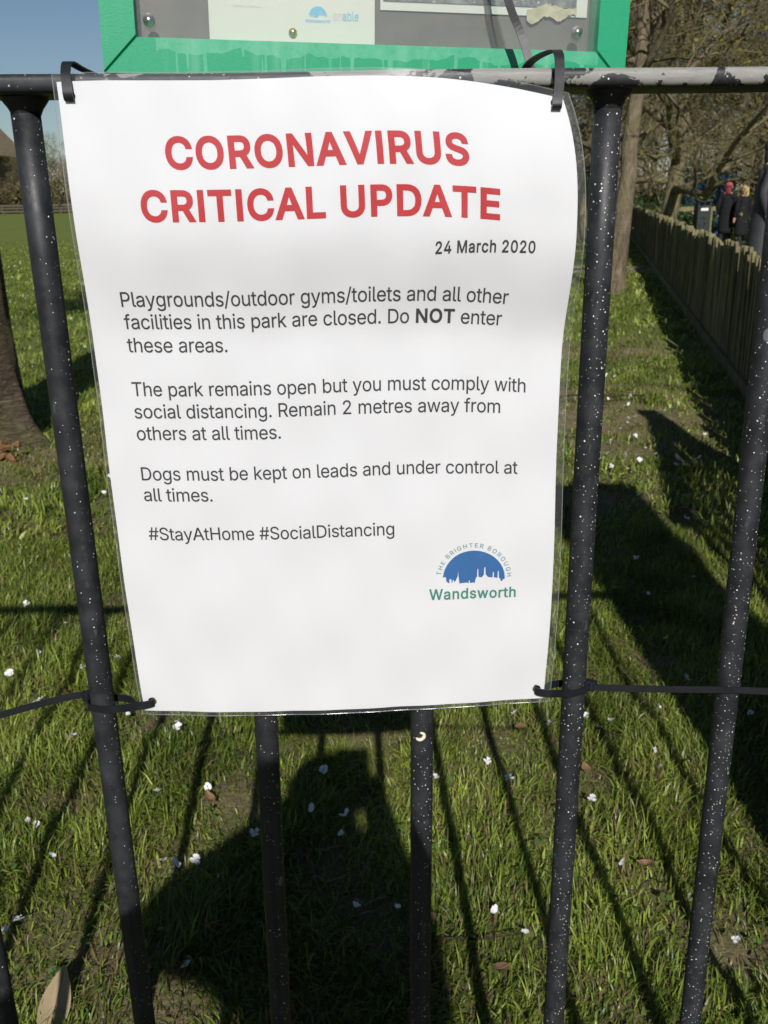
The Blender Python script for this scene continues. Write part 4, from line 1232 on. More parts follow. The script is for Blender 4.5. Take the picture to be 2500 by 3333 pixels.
# ================================================================== WOODEN PICKET FENCE
fl_ = math.hypot(1, FSL)
fdir = Vector((FSL / fl_, 1 / fl_, 0)); fnor = Vector((1 / fl_, -FSL / fl_, 0))   # fnor points to the right of the fence
frot = math.atan2(fdir.y, fdir.x)
fence = tag(empty("picket_fence", (FX0, 0, 0), (0, 0, frot)), "low weathered wooden picket fence running away on the right", "fence")


def picket_mesh(name, seed):
    rr = random.Random(seed)
    h = .775 + rr.uniform(-.022, .018); w = .036; t = .010
    top = [(-w, h - .035), (-w * .7, h - .012), (-w * .25, h), (w * .25, h), (w * .7, h - .012), (w, h - .035)]
    out_ = [(-w, 0)] + top + [(w, 0)]
    v = [(x, -t, z) for x, z in out_] + [(x, t, z) for x, z in out_]
    n = len(out_)
    f = [tuple(range(n)), tuple(reversed(range(n, 2 * n)))] + [(k, k + n, (k + 1) % n + n, (k + 1) % n) for k in range(n)]
    return MB().add(v, f).mesh(name, M['picket'])


PK = [picket_mesh("picket", i) for i in range(9)]
s0 = 1.95
pk = random.Random(4)
for i in range(282):
    s = s0 + i * .104
    o = bpy.data.objects.new("picket", PK[pk.randrange(9)])
    link(o, fence)
    o.location = (s, .012, -.02 + pk.uniform(-.012, .008)); o.rotation_euler = (pk.uniform(-.02, .03), pk.uniform(-.022, .022), pk.uniform(-.09, .09))
for k in range(15):
    a, b = s0 + k * 2.0, s0 + (k + 1) * 2.0 - .004
    MB().box(a, b, -.034, -.002, .18, .235).build("fence_rail", M['picket'], fence)
    MB().box(a, b, -.034, -.002, .54, .60).build("fence_rail", M['picket'], fence)
    MB().box(a, b, -.052, -.036, .02, .655).build("sun_block_board", M['picket'], fence)  # solid backing added to keep sun off the lower pickets
    MB().box(a - .04, a + .04, -.14, -.054, -.1, .72).build("post", M['picket'], fence, bevel=.006)
    MB().box(a, b, .024, .046, -.05, .085).build("gravel_board", M['picket'], fence)
# tall slatted panel out of view, added to cast the finger-shaped shadow
MB().box(.25, 1.93, -.02, .012, 1.28, 1.43).build("shadow_panel_rail", M['picket'], fence)
MB().box(.25, 1.93, -.02, .012, .10, .75).build("shadow_panel_board", M['picket'], fence)
MB().box(1.86, 1.95, -.05, .05, -.1, 1.44).build("shadow_panel_post", M['picket'], fence, bevel=.006)
for k in range(8):
    MB().box(.36 + k * .19, .36 + k * .19 + .10, .013, .030, .06, 1.30).build("shadow_panel_slat", M['picket'], fence)

# invented pier out of view, added to cast the large shadow on the right
pier = tag(empty("shadow_pier", (.88, -.08, 0)), "grey unseen pier added to cast the large shadow on the right", "pier")
pmat = plain("shadow_pier_render", (.33, .31, .28), .9, .1, var=.2, scale=12, bump=.3)
MB().box(-.17, .19, -.18, .16, -.1, 1.72).build("shaft", pmat, pier, bevel=.01)
MB().box(-.20, .22, -.21, .19, 1.72, 1.78).add([(-.20, -.21, 1.78), (.22, -.21, 1.78), (.22, .19, 1.78), (-.20, .19, 1.78), (.01, -.01, 1.88)],
     [(0, 1, 4), (1, 2, 4), (2, 3, 4), (3, 0, 4)]).build("cap", pmat, pier)


# ================================================================== TREES
def grow(seed, height, spread, trunk_r, lean, levels=4, limb_z=.25, nlimb=8, wobble=.18, droop=.0, fine=.005, trunk_pts=None):
    """bare tree: lists of (points, radii, level)"""
    rr = random.Random(seed)
    out_ = []

    def path(p, d, L, n, wb, up):
        pts_ = [p.copy()]
        for i in range(n):
            d = (d + Vector((rr.gauss(0, wb), rr.gauss(0, wb), rr.gauss(0, wb) + up))).normalized()
            p = p + d * (L / n)
            pts_.append(p.copy())
        return pts_, d

    if trunk_pts:
        tp_ = [Vector(q) for q in trunk_pts]
    else:
        tp_, _ = path(Vector((0, 0, -.15)), Vector((lean[0], lean[1], 1)).normalized(), height * .72, 9, .07, .05)
    n = len(tp_)
    tr = [trunk_r * (1 - (.75 if not trunk_pts else .5) * (i / (n - 1))) * (1.35 if i == 0 else 1) for i in range(n)]
    out_.append((tp_, tr, 0))

    def child(parent, lev, cnt, Lf, t0, angle):
        pp, pr_, _ = parent
        m = len(pp) - 1
        for c in range(cnt):
            t = t0 + (1 - t0) * ((c + rr.random()) / cnt)
            f = t * m; i = min(int(f), m - 1); fr = f - i
            p = pp[i].lerp(pp[i + 1], fr); r0 = pr_[i] * (1 - fr) + pr_[i + 1] * fr
            d = (pp[i + 1] - pp[i]).normalized()
            az = rr.uniform(0, 6.28)
            e = d.orthogonal().normalized(); e = Quaternion(d, az) @ e
            a = rr.uniform(*angle)
            nd = (d * math.cos(a) + e * math.sin(a)).normalized()
            L = Lf * (1.15 - .6 * t) * rr.uniform(.65, 1.25)
            up = .05 - droop * (1 if lev >= 2 else .4)
            rad = max(fine, min(r0 * .62, trunk_r * (.48, .2, .08, .035)[lev - 1]))
            n_ = (6, 5, 4, 3)[lev - 1]
            ps, _ = path(p, nd, L, n_, wobble, up)
            rs = [max(fine * .7, rad * (1 - .8 * k / n_)) for k in range(n_ + 1)]
            br_ = (ps, rs, lev)
            out_.append(br_)
            if lev < levels:
                child(br_, lev + 1, (0, 7, 7, 5)[lev], Lf * (.50, .48, .5)[lev - 1], .18, (.5, 1.15))

    child(out_[0], 1, nlimb, spread, limb_z, (.7, 1.35))
    return out_


def leaf_cloud(points, n, size, cols, seed, jitter):
    r = np.random.default_rng(seed)
    P = np.asarray(points)[r.integers(0, len(points), n)] + r.normal(0, jitter, (n, 3))
    a = r.normal(0, 1, (n, 3)); a /= np.linalg.norm(a, axis=1)[:, None]
    b = np.cross(a, r.normal(0, 1, (n, 3))); b /= np.linalg.norm(b, axis=1)[:, None]
    L = r.uniform(*size, n)[:, None]
    Vv = np.stack([P - a * L * .5, P + b * L * .28, P + a * L * .5, P - b * L * .28], 1).reshape(-1, 3)
    Fq = np.arange(4 * n).reshape(n, 4)
    k = r.random(n)[:, None]
    c = np.asarray(cols[0]) * (1 - k) + np.asarray(cols[1]) * k
    c = c * r.uniform(.7, 1.25, (n, 1))
    return Vv, Fq, np.repeat(c, 4, 0)


def tree(name, label, loc, seed, height, spread, trunk_r, lean=(0, 0), mats=('bark', 'branch'), leaves=6000, leafsize=(.03, .08),
         cols=((.09, .085, .02), (.22, .19, .05)), group=None, jitter=.10, sides=8, **kw):
    br_ = grow(seed, height, spread, trunk_r, lean, **kw)
    t = tag(empty(name, loc), label, "tree", group)
    tk, cw = MB(), MB()
    tips = []
    for ps, rs, lev in br_:
        if lev == 0: tk.tube(ps, rs, sides, fn=lambda i, a: 1 + .06 * math.sin(3 * a + i * 1.7) + .04 * math.sin(5 * a - i * 2.3))
        elif lev == 1: tk.tube(ps, rs, 6)
        else:
            cw.tube(ps, rs, 4 if lev == 2 else 3, cap=False)
            if lev >= 3: tips += [tuple(p) for p in ps[1:]]
    tk.build("trunk", M[mats[0]], t, smooth=True)
    c = cw.build("crown", M[mats[1]], t, smooth=True)
    if leaves and tips:
        me = np_mesh("leaf_buds", *leaf_cloud(tips, leaves, leafsize, cols, seed, jitter)[:2], M['bud'], leaf_cloud(tips, leaves, leafsize, cols, seed, jitter)[2])
        link(bpy.data.objects.new("leaf_buds", me), c)
    return t


# pale trunk behind the right tied bar
tree("tree", "slim pale barked tree with a straight trunk behind the railing's right bar", (2.885, 9.85, 0), 31, 6.5, 2.6, .112, mats=('bark', 'branch'), leaves=5000,
     cols=((.10, .085, .02), (.24, .20, .05)), limb_z=.55, nlimb=9, levels=4, sides=14,
     trunk_pts=[(-.01, 0, -.15), (-.01, 0, .1), (.005, 0, .4), (.03, .0, .75), (.045, 0, 1.08), (.065, .0, 1.25), (.05, 0, 1.5), (.075, 0, 1.8), (.10, .0, 2.05), (.13, .05, 2.6), (.1, .1, 3.4), (.2, .15, 4.4), (.25, .1, 5.6)])

# cherry at the left edge, root flare and all
ch = tag(empty("cherry_tree", (-1.80, 3.66, 0)), "dark ringed cherry trunk with flaring roots at the left edge", "tree")
cb = MB()
N = 40
zk = [-.06, 0, .04, .09, .15, .22, .32, .45, .6, .8, 1.05, 1.35, 1.7, 2.1, 2.5]
rk = [.29, .27, .25, .235, .225, .218, .212, .207, .203, .199, .195, .19, .185, .19, .17]
N = 72
zs = list(np.concatenate([np.linspace(-.06, .4, 34), np.linspace(.42, 1.9, 80), np.linspace(1.95, 2.5, 8)]))
prof_r = np.interp(zs, zk, rk)
for i, (z, r0) in enumerate(zip(zs, prof_r)):
    fl2 = max(0, 1 - z / .34) ** 1.3
    for k in range(N):
        a = 2 * math.pi * k / N
        nz_ = float(wob(a * 1.7, z * 2.0, 3.0))
        crack = max(0, float(wob(a * 4.0 + 9, z * 1.1, 3.0)) - .55)
        ringb = .006 * math.sin(z * 120 + 5 * math.sin(a * 2) + 3 * nz_) * (.4 + .6 * abs(nz_))
        b = 1 + fl2 * (.24 * math.cos(5 * a + .6) + .14 * math.cos(3 * a - 1)) + .030 * nz_ + .018 * math.sin(4 * a + z * 3) - .05 * crack + ringb
        cb.v.append((.012 * z + r0 * b * math.cos(a), .02 * z + r0 * b * math.sin(a), z))
for i in range(len(zs) - 1):
    for k in range(N):
        k2 = (k + 1) % N
        cb.f.append((i * N + k, i * N + k2, (i + 1) * N + k2, (i + 1) * N + k)); cb.m.append(0)
cb.f.append(tuple((len(zs) - 1) * N + k for k in range(N))); cb.m.append(0)
cb.build("trunk", M['cherry'], ch, smooth=True)
br_ = grow(77, 3.5, 2.1, .14, (0, 0), limb_z=.15, nlimb=7, levels=4, trunk_pts=[(-.13, .05, 2.3), (-.15, .05, 2.8), (-.12, .1, 3.4), (-.2, .1, 4.2)])
cw = MB(); tips = []
for ps, rs, lev in br_:
    cw.tube(ps, rs, 6 if lev < 2 else 3, cap=False)
    if lev >= 3: tips += [tuple(p) for p in ps[1:]]
cc_ = cw.build("crown", M['cherry'], ch, smooth=True)
lv = leaf_cloud(tips, 2600, (.02, .035), ((.75, .72, .70), (.85, .84, .82)), 5, .05)
link(bpy.data.objects.new("blossom", np_mesh("blossom", lv[0], lv[1], M['bud'], lv[2])), cc_)
# crumbled rotten wood at the cherry's foot
rw = MB(); rq = random.Random(3)
for k in range(16):
    c = Vector((-1.62 + rq.uniform(-.09, .10), 3.40 + rq.uniform(-.07, .05), .012 + rq.uniform(0, .05)))
    d = Vector((rq.uniform(-1, 1), rq.uniform(-.6, .6), rq.uniform(-.2, .5))).normalized() * rq.uniform(.02, .055)
    rw.tube([c - d, c + Vector((0, 0, .006)), c + d], [rq.uniform(.006, .014), rq.uniform(.014, .024), .006], 6)
tag(rw.build("rotten_wood", plain("rotten_wood", (.15, .085, .040), .95, .05, var=.4, scale=60, bump=.5)), "orange crumbling rotten wood at the cherry trunk's foot", "wood", kind=None)

# bare trees behind the picket fence, from near to far
OL = ((.095, .090, .022), (.27, .235, .055))
PRO = []
for (x, y, sd, h, sp, tr_, lab) in (
        (5.35, 15.7, 41, 9, 3.9, .17, "big bare tree with mossy limbs nearest beyond the picket fence"),
        (5.0, 20.5, 42, 10, 4.2, .16, "bare olive tinged tree right of the pale bent trunk"),
        (11.3, 24.0, 43, 10, 4.6, .19, "broad bare tree above the two people in black")):
    PRO.append(tree("bare_tree", lab, (x, y, float(terrain(x, y))), sd, h, sp, tr_, mats=('branch', 'branch'), leaves=12000, leafsize=(.025, .065), cols=OL, limb_z=.18, nlimb=13, levels=4,
                    wobble=.24, droop=.05, fine=.007, group="bare trees beyond the picket fence", jitter=.16))
tr2 = random.Random(8)
labs = ["slim bare tree behind the first row on the right", "bare tree by the teal cabin", "bare tree behind the man on the phone", "bare tree at the right edge of the view",
        "tall bare tree far back on the right", "bare tree beyond the park path", "leaning bare tree in the far row", "dense bare tree filling the gap behind the fence",
        "low spreading bare tree deep in the park", "bare tree with tangled crown in the back row", "furthest bare tree on the right"]
for (x, y, k), lab in zip(((7.4, 27, 0), (13.0, 31, 1), (16.5, 38, 2), (12.5, 26.5, 1), (10.0, 38, 0), (9.5, 33, 2), (19.5, 46, 1), (13.5, 44, 2), (24, 55, 0), (17, 56, 1), (12.5, 52, 0)), labs):
    c = copy_tree(PRO[k])
    c.location = (x, y, float(terrain(x, y)))
    c.rotation_euler = (0, 0, tr2.uniform(0, 6.28)); s = tr2.uniform(.9, 1.25); c.scale = (s, s, s)
    c["label"] = lab
# far trees across the field
tr3 = random.Random(18)
farlab = ["far grey brown tree in front of the house", "far bare tree seen left of the notice's top corner", "far bare tree beside the field's end hedge", "slender far tree on the field's left", "far tree behind the notice", "far tree above the field's middle",
          "far tree over the field's right end", "far tree standing left of the house", "far rounded tree behind the hedge", "far tree at the field's right corner"]
for (x, y, k, s), lab in zip(((-33.5, 84, 0, .66), (-26.5, 90, 1, .74), (-29.5, 88, 2, .62), (-36.5, 92, 1, .8), (-14, 92, 2, .8), (-4, 95, 0, .8), (8, 95, 1, .9), (-43, 88, 2, .75), (-22.5, 93, 0, .6), (20, 98, 2, .95)), farlab):
    c = copy_tree(PRO[k])
    c.location = (x, y, 0); c.rotation_euler = (0, 0, tr3.uniform(0, 6.28)); c.scale = (s, s, s)
    c["label"] = lab; c["group"] = "far trees across the field"


# ------------------------------------------------------------------ shrubs and hedges
def bush(name, label, loc, rad, n, size, cols, seed, cat="bush", group=None):
    r = np.random.default_rng(seed)
    p = r.normal(0, 1, (500, 3)); p /= np.linalg.norm(p, axis=1)[:, None]
    p *= (r.uniform(.45, 1, (500, 1)) ** .6) * (1 + .18 * np.sin(p[:, :1] * 7 + seed) + .12 * np.sin(p[:, 1:2] * 9))
    p = p * np.array(rad) + np.array([0, 0, rad[2] * .95])
    p[:, 2] = np.abs(p[:, 2])
    t = tag(empty(name, loc), label, cat, group)
    v, f, c = leaf_cloud(p, n, size, cols, seed, .06 * max(rad) + .02)
    v[:, 2] = np.abs(v[:, 2])
    link(bpy.data.objects.new("foliage", np_mesh("foliage", v, f, M['bush'], c)), t)
    st = MB()
    q = random.Random(seed)
    for _ in range(9):
        st.tube([(q.uniform(-.1, .1) * rad[0], q.uniform(-.1, .1) * rad[1], -.05), (q.uniform(-.5, .5) * rad[0], q.uniform(-.4, .4) * rad[1], rad[2] * q.uniform(.9, 1.5))], [.03, .008], 5)
    st.build("stems", M['branch'], t)
    return t


DK = ((.020, .030, .008), (.055, .075, .018))
BR = ((.075, .058, .034), (.17, .135, .075))
for i, (x, y, rx, ry, rz, n, cols, lab) in enumerate((
        (8.9, 29.5, 1.2, .8, .55, 3500, DK, "dark evergreen shrub left of the people in black"),
        (12.8, 29.0, 1.5, 1.0, .75, 4500, ((.04, .06, .01), (.12, .14, .03)), "yellow green shrub behind the people in black"),
        (15.2, 33.0, 2.2, 1.2, .9, 5000, DK, "dark shrub behind the man on the phone"),
        (6.7, 24.5, 1.3, .8, .5, 3500, ((.02, .045, .012), (.05, .09, .025)), "low green planting right of the pale trunk"),
        (18.5, 42, 3.5, 1.6, 1.4, 6000, DK, "wide dark shrub at the right edge"),
        (11.5, 45, 4.0, 1.5, 1.7, 7000, BR, "brown leafless thicket behind the teal cabin"),
        (6.3, 36, 2.2, 1.4, 1.6, 6000, BR, "brown thicket behind the pale trunk"))):
    bush("shrub", lab, (x, y, float(terrain(x, y)) - .02), (rx, ry, rz), n, (.05, .14), cols, 60 + i, group="shrubs beyond the picket fence")
hl = ["brown hedge clump below the house", "brown hedge clump at the field's far left", "olive hedge clump behind the left bar", "hedge clump seen beside the notice's left edge", "hedge clump behind the notice's left half",
      "hedge clump behind the notice's middle", "hedge clump behind the notice's right half", "hedge clump at the field's far right", "hedge clump behind the right trees"]
for i, (x, lab) in enumerate(zip((-33, -39, -29, -24.5, -17, -7, 3, 13, 24), hl)):
    bush("hedge", lab, (x, 82 + (i % 3), 0), (4.6, 1.4, 1.05 + .3 * (i % 2)), 4500, (.12, .32), BR if i % 3 else ((.06, .06, .025), (.15, .13, .05)), 80 + i, "hedge", "hedge clumps at the field's far end")

# slatted fence at the end of the field
ff_ = tag(empty("field_fence", (0, 80.6, 0)), "low grey paling fence along the field's far end", "fence")
fmat = mat_wood("grey_paling", (.07, .062, .045), (.11, .098, .072))
for k in range(34):
    MB().box(-46 + k * 2.4, -46 + k * 2.4 + .12, -.06, .06, 0, .72).build("post", fmat, ff_)
for z in (.12, .36, .58):
    MB().box(-46, 36, -.09, -.06, z, z + .14).build("fence_rail", fmat, ff_)

# a wood that reads as one brown mass beyond everything
r = np.random.default_rng(5)
n = 26000
tx = r.uniform(-75, 95, n); ty = 104 + r.uniform(0, 12, n)
topz = 5.0 + 1.6 * np.sin(tx * .21) + 1.3 * np.sin(tx * .53 + 1) + 2.0 * sstep(5, 25, tx)
tz = r.uniform(0, 1, n) ** .8 * topz
L = r.uniform(.5, 1.9, n)
d = np.stack([r.normal(0, .45, n), r.normal(0, .2, n), np.ones(n)], -1); d /= np.linalg.norm(d, axis=1)[:, None]
s = np.stack([np.ones(n), np.zeros(n), r.normal(0, .3, n)], -1) * r.uniform(.015, .06, n)[:, None]
c0 = np.stack([tx, ty, tz], -1)
Vv = np.stack([c0 - s, c0 + s, c0 + d * L[:, None]], 1).reshape(-1, 3)
k = r.random(n)[:, None]
cc = (np.array([[.060, .048, .032]]) * (1 - k) + np.array([[.16, .13, .075]]) * k)
wd = np_mesh("distant_wood", Vv, np.arange(3 * n).reshape(n, 3), M['bush'], np.repeat(cc, 3, 0))
tag(link(bpy.data.objects.new("distant_wood", wd)), "brown leafless wood far behind the park", "wood", kind="stuff")

# ================================================================== FAR BUILDINGS
hs = tag(empty("house", (-36.6, 88, 0)), "brown gabled house at the far left of the field", "house")
wall = plain("house_brick", (.20, .135, .085), .9, .1, var=.25, scale=3)
MB().add([(-4, 0, 0), (4, 0, 0), (4, 0, 5.2), (0, 0, 9.6), (-4, 0, 5.2), (-4, 10, 0), (4, 10, 0), (4, 10, 5.2), (0, 10, 9.6), (-4, 10, 5.2)],
         [(0, 1, 2, 3, 4), (9, 8, 7, 6, 5), (1, 6, 7, 2), (5, 0, 4, 9), (0, 5, 6, 1), (2, 7, 8, 3), (4, 3, 8, 9)]).build("wall", wall, hs)
rmat = plain("roof_tiles", (.21, .165, .105), .85, .1, var=.3, scale=5)
rf = MB()
for sx in (-1, 1):
    rf.add([(sx * 4.5, -.35, 4.75), (0, -.35, 9.75), (0, 10.35, 9.75), (sx * 4.5, 10.35, 4.75), (sx * 4.5, -.35, 4.95), (0, -.35, 9.95), (0, 10.35, 9.95), (sx * 4.5, 10.35, 4.95)],
           [(0, 1, 2, 3), (7, 6, 5, 4), (0, 4, 5, 1), (2, 6, 7, 3), (0, 3, 7, 4)])
rf = rf.build("roof", rmat, hs)
MB().box(-.5, .5, 4, 5, 8.8, 11.2).build("chimney", wall, rf)
wmat = plain("white_window_frame", (.75, .75, .72), .5, .3, var=.05)
gmat = plain("window_glass", (.04, .05, .06), .08, .6, var=.1)
for wx, wz in ((-2, 1.2), (2, 1.2), (-2, 3.9), (2.6, 3.9), (0, 6.6)):
    w = MB().box(wx - .55, wx + .55, -.06, .02, wz, wz + 1.3).build("window", wmat, hs)
    for q in (-.27, .27):
        MB().box(wx + q - .21, wx + q + .21, -.08, -.05, wz + .1, wz + 1.2).build("pane", gmat, w)
d = MB().box(-.5, .5, -.05, .03, 0, 2.1).build("door", wmat, hs)
MB().box(.32, .38, -.08, -.05, 1.0, 1.1).build("handle", gmat, d)

cab = tag(empty("park_cabin", (11.35, 30.2, float(terrain(11.35, 30.2)))), "teal painted park cabin left of the people in black", "cabin")
cmat = plain("teal_paint", (.035, .10, .115), .6, .3, var=.15, scale=4)
for k in range(8):
    MB().box(-.8 + k * .2, -.8 + k * .2 + .192, -.02, .02, .1, 2.05).build("board", cmat, cab)
MB().box(-.78, .78, .03, 1.5, .1, 2.0).build("wall", cmat, cab)
MB().box(-.9, .9, -.1, 1.6, 2.06, 2.16).build("roof", plain("cabin_roof", (.06, .065, .07), .8), cab)
dd = MB().box(.25, .62, -.05, -.022, .12, 1.9).build("door", plain("blue_paint", (.02, .07, .20), .5, .3), cab)
MB().box(.30, .34, -.075, -.05, 1.0, 1.12).build("handle", M['steel'], dd)

lb = tag(empty("litter_bin", (8.75, 23.6, float(terrain(8.75, 23.6)))), "dark green litter bin with white slot label beyond the fence", "bin")
bmat = plain("bin_green", (.014, .020, .018), .5, .4, var=.2)
MB().box(-.17, .17, -.16, .16, .05, .92).build("body", bmat, lb, bevel=.02)
MB().box(-.19, .19, -.18, .18, 1.00, 1.07).build("lid", bmat, lb, bevel=.015)
for sx in (-1, 1):
    MB().box(sx * .15 - .02, sx * .15 + .02, -.15, .15, .92, 1.00).build("lid_post", bmat, lb)
MB().box(-.09, .09, -.168, -.161, .80, .86).build("label_plate", wmat, lb)

# knee rail and flower bed beside the path
kr = tag(empty("knee_rail", (8.2, 25.2, float(terrain(8.2, 25.2)))), "low wooden knee rail in front of the planting", "rail")
for k in range(5):
    MB().box(-2.6 + k * 1.3, -2.5 + k * 1.3, -.05, .05, -.05, .55).build("post", M['picket'], kr)
MB().box(-2.75, 2.85, -.05, .05, .55, .66).build("rail", M['picket'], kr)
fb = bush("flower_bed", "flower bed with white and orange blooms behind the knee rail", (7.9, 26.2, float(terrain(7.9, 26.2))), (2.6, .6, .28), 3200, (.06, .14), ((.02, .05, .012), (.06, .11, .03)), 99, "flower bed")
v, f, c = leaf_cloud([(q.x, q.y, q.z) for q in [Vector((rnd.uniform(-2.4, 2.4), rnd.uniform(-.5, .3), rnd.uniform(.4, .62))) for _ in range(60)]], 160, (.05, .10), ((.70, .66, .55), (.55, .22, .05)), 12, .03)
link(bpy.data.objects.new("flowers", np_mesh("flowers", v, f, M['bud'], c)), fb)


# ================================================================== PEOPLE
def skin_mesh(name, J, E, root, mats, pick, lev=2):
    """continuous body grown over a skeleton. J: {name: ((x,y,z), r)}"""
    names = list(J)
    me = bpy.data.meshes.new(name)
    me.from_pydata([J[k][0] for k in names], [(names.index(a), names.index(b)) for a, b in E], [])
    ob = bpy.data.objects.new(name, me)
    COL.objects.link(ob)
    ob.modifiers.new("skin", 'SKIN')
    if not me.skin_vertices: bpy.context.view_layer.update()
    for i, k in enumerate(names):
        r_ = J[k][1]
        me.skin_vertices[0].data[i].radius = r_ if hasattr(r_, '__len__') else (r_, r_)
        me.skin_vertices[0].data[i].use_root = (k == root)
    ss = ob.modifiers.new("sub", 'SUBSURF'); ss.levels = lev; ss.render_levels = lev
    dg = bpy.context.evaluated_depsgraph_get()
    nm = bpy.data.meshes.new_from_object(ob.evaluated_get(dg))
    bpy.data.objects.remove(ob)
    nm.name = name
    nm.materials.clear()
    for m_ in mats: nm.materials.append(m_)
    for p in nm.polygons:
        p.material_index = pick(p.center); p.use_smooth = True
    return nm


SKIN = plain("skin", (.52, .31, .22), .55, .3, var=.06)
BLK = plain("black_cloth", (.012, .012, .014), .85, .15, var=.3)
CHAR = plain("charcoal_quilt", (.038, .039, .042), .6, .3, var=.2, scale=40)
DENIM = plain("dark_trousers", (.018, .020, .026), .85, .15)
SHOE = plain("shoe_leather", (.02, .016, .014), .5, .4)
WSHIRT = plain("white_shirt", (.74, .74, .73), .7, .2, var=.05)


def ellipsoid(mb, c, r, n=12, m=8, mi=0):
    o = []
    for i in range(m + 1):
        th = math.pi * i / m
        for k in range(n):
            a = 2 * math.pi * k / n
            o.append((c[0] + r[0] * math.sin(th) * math.cos(a), c[1] + r[1] * math.sin(th) * math.sin(a), c[2] + r[2] * math.cos(th)))
    f = [(i * n + k, (i + 1) * n + k, (i + 1) * n + (k + 1) % n, i * n + (k + 1) % n) for i in range(m) for k in range(n)]
    mb.add(o, f, mi)


def stand(h, arms, clothe, lean=0.0, stride=.1, head=(0, 0)):
    """standing skeleton facing -y, height h; arms: dict of elbow / wrist overrides as fractions of h"""
    J = {}
    def j(k, x, y, z, r_): J[k] = ((x * h, y * h, z * h), (r_ if not hasattr(r_, '__len__') else 0) * h if not hasattr(r_, '__len__') else (r_[0] * h, r_[1] * h))
    j('pelvis', 0, 0, .53, (.085, .065)); j('waist', 0, -lean * .3, .61, (.080, .060)); j('chest', 0, -lean, .73, (.095, .068)); j('collar', 0, -lean * 1.2, .80, (.070, .050))
    j('neck', 0, -lean * 1.3, .845, .034); j('jaw', head[0] * .5, -lean * 1.4 - .012 + head[1] * .5, .885, (.040, .046)); j('brow', head[0], -lean * 1.4 + head[1], .935, (.046, .054)); j('crown', head[0], -lean * 1.4 + .006 + head[1], .975, (.034, .040))
    for s, n in ((-1, 'l'), (1, 'r')):
        j('sh' + n, s * .105, -lean * 1.1, .795, .044)
        e, w, hd = arms.get(n, ((s * .135, .02, .64), (s * .13, -.03, .50), (s * .125, -.04, .46)))
        j('el' + n, *e, .033); j('wr' + n, *w, .022); j('ha' + n, *hd, .020)
        d = [(b - a) for a, b in zip(w, hd)]
        for q, (ox, oz) in enumerate(((-.012, 0), (-.004, .002), (.004, .001), (.011, -.002))):
            j('f%d%s' % (q, n), hd[0] + ox + d[0] * .8, hd[1] + d[1] * .8, hd[2] + oz + d[2] * .8 - .006, .0055)
        j('th' + n, hd[0] - s * .014, hd[1] - .012, hd[2] - .004, .006)
        fy = stride * (1 if s > 0 else -1)
        j('hip' + n, s * .050, 0, .48, (.060, .056)); j('kn' + n, s * .052, fy * .35 - .012, .28, .042); j('an' + n, s * .052, fy, .05, .028); j('to' + n, s * .058, fy - .085, .018, .022)
    E_ = [('pelvis', 'waist'), ('waist', 'chest'), ('chest', 'collar'), ('collar', 'neck'), ('neck', 'jaw'), ('jaw', 'brow'), ('brow', 'crown')]
    for n in 'lr':
        E_ += [('collar', 'sh' + n), ('sh' + n, 'el' + n), ('el' + n, 'wr' + n), ('wr' + n, 'ha' + n), ('ha' + n, 'th' + n), ('pelvis', 'hip' + n), ('hip' + n, 'kn' + n), ('kn' + n, 'an' + n), ('an' + n, 'to' + n)]
        E_ += [('ha' + n, 'f%d%s' % (q, n)) for q in range(4)]
    return J, E_


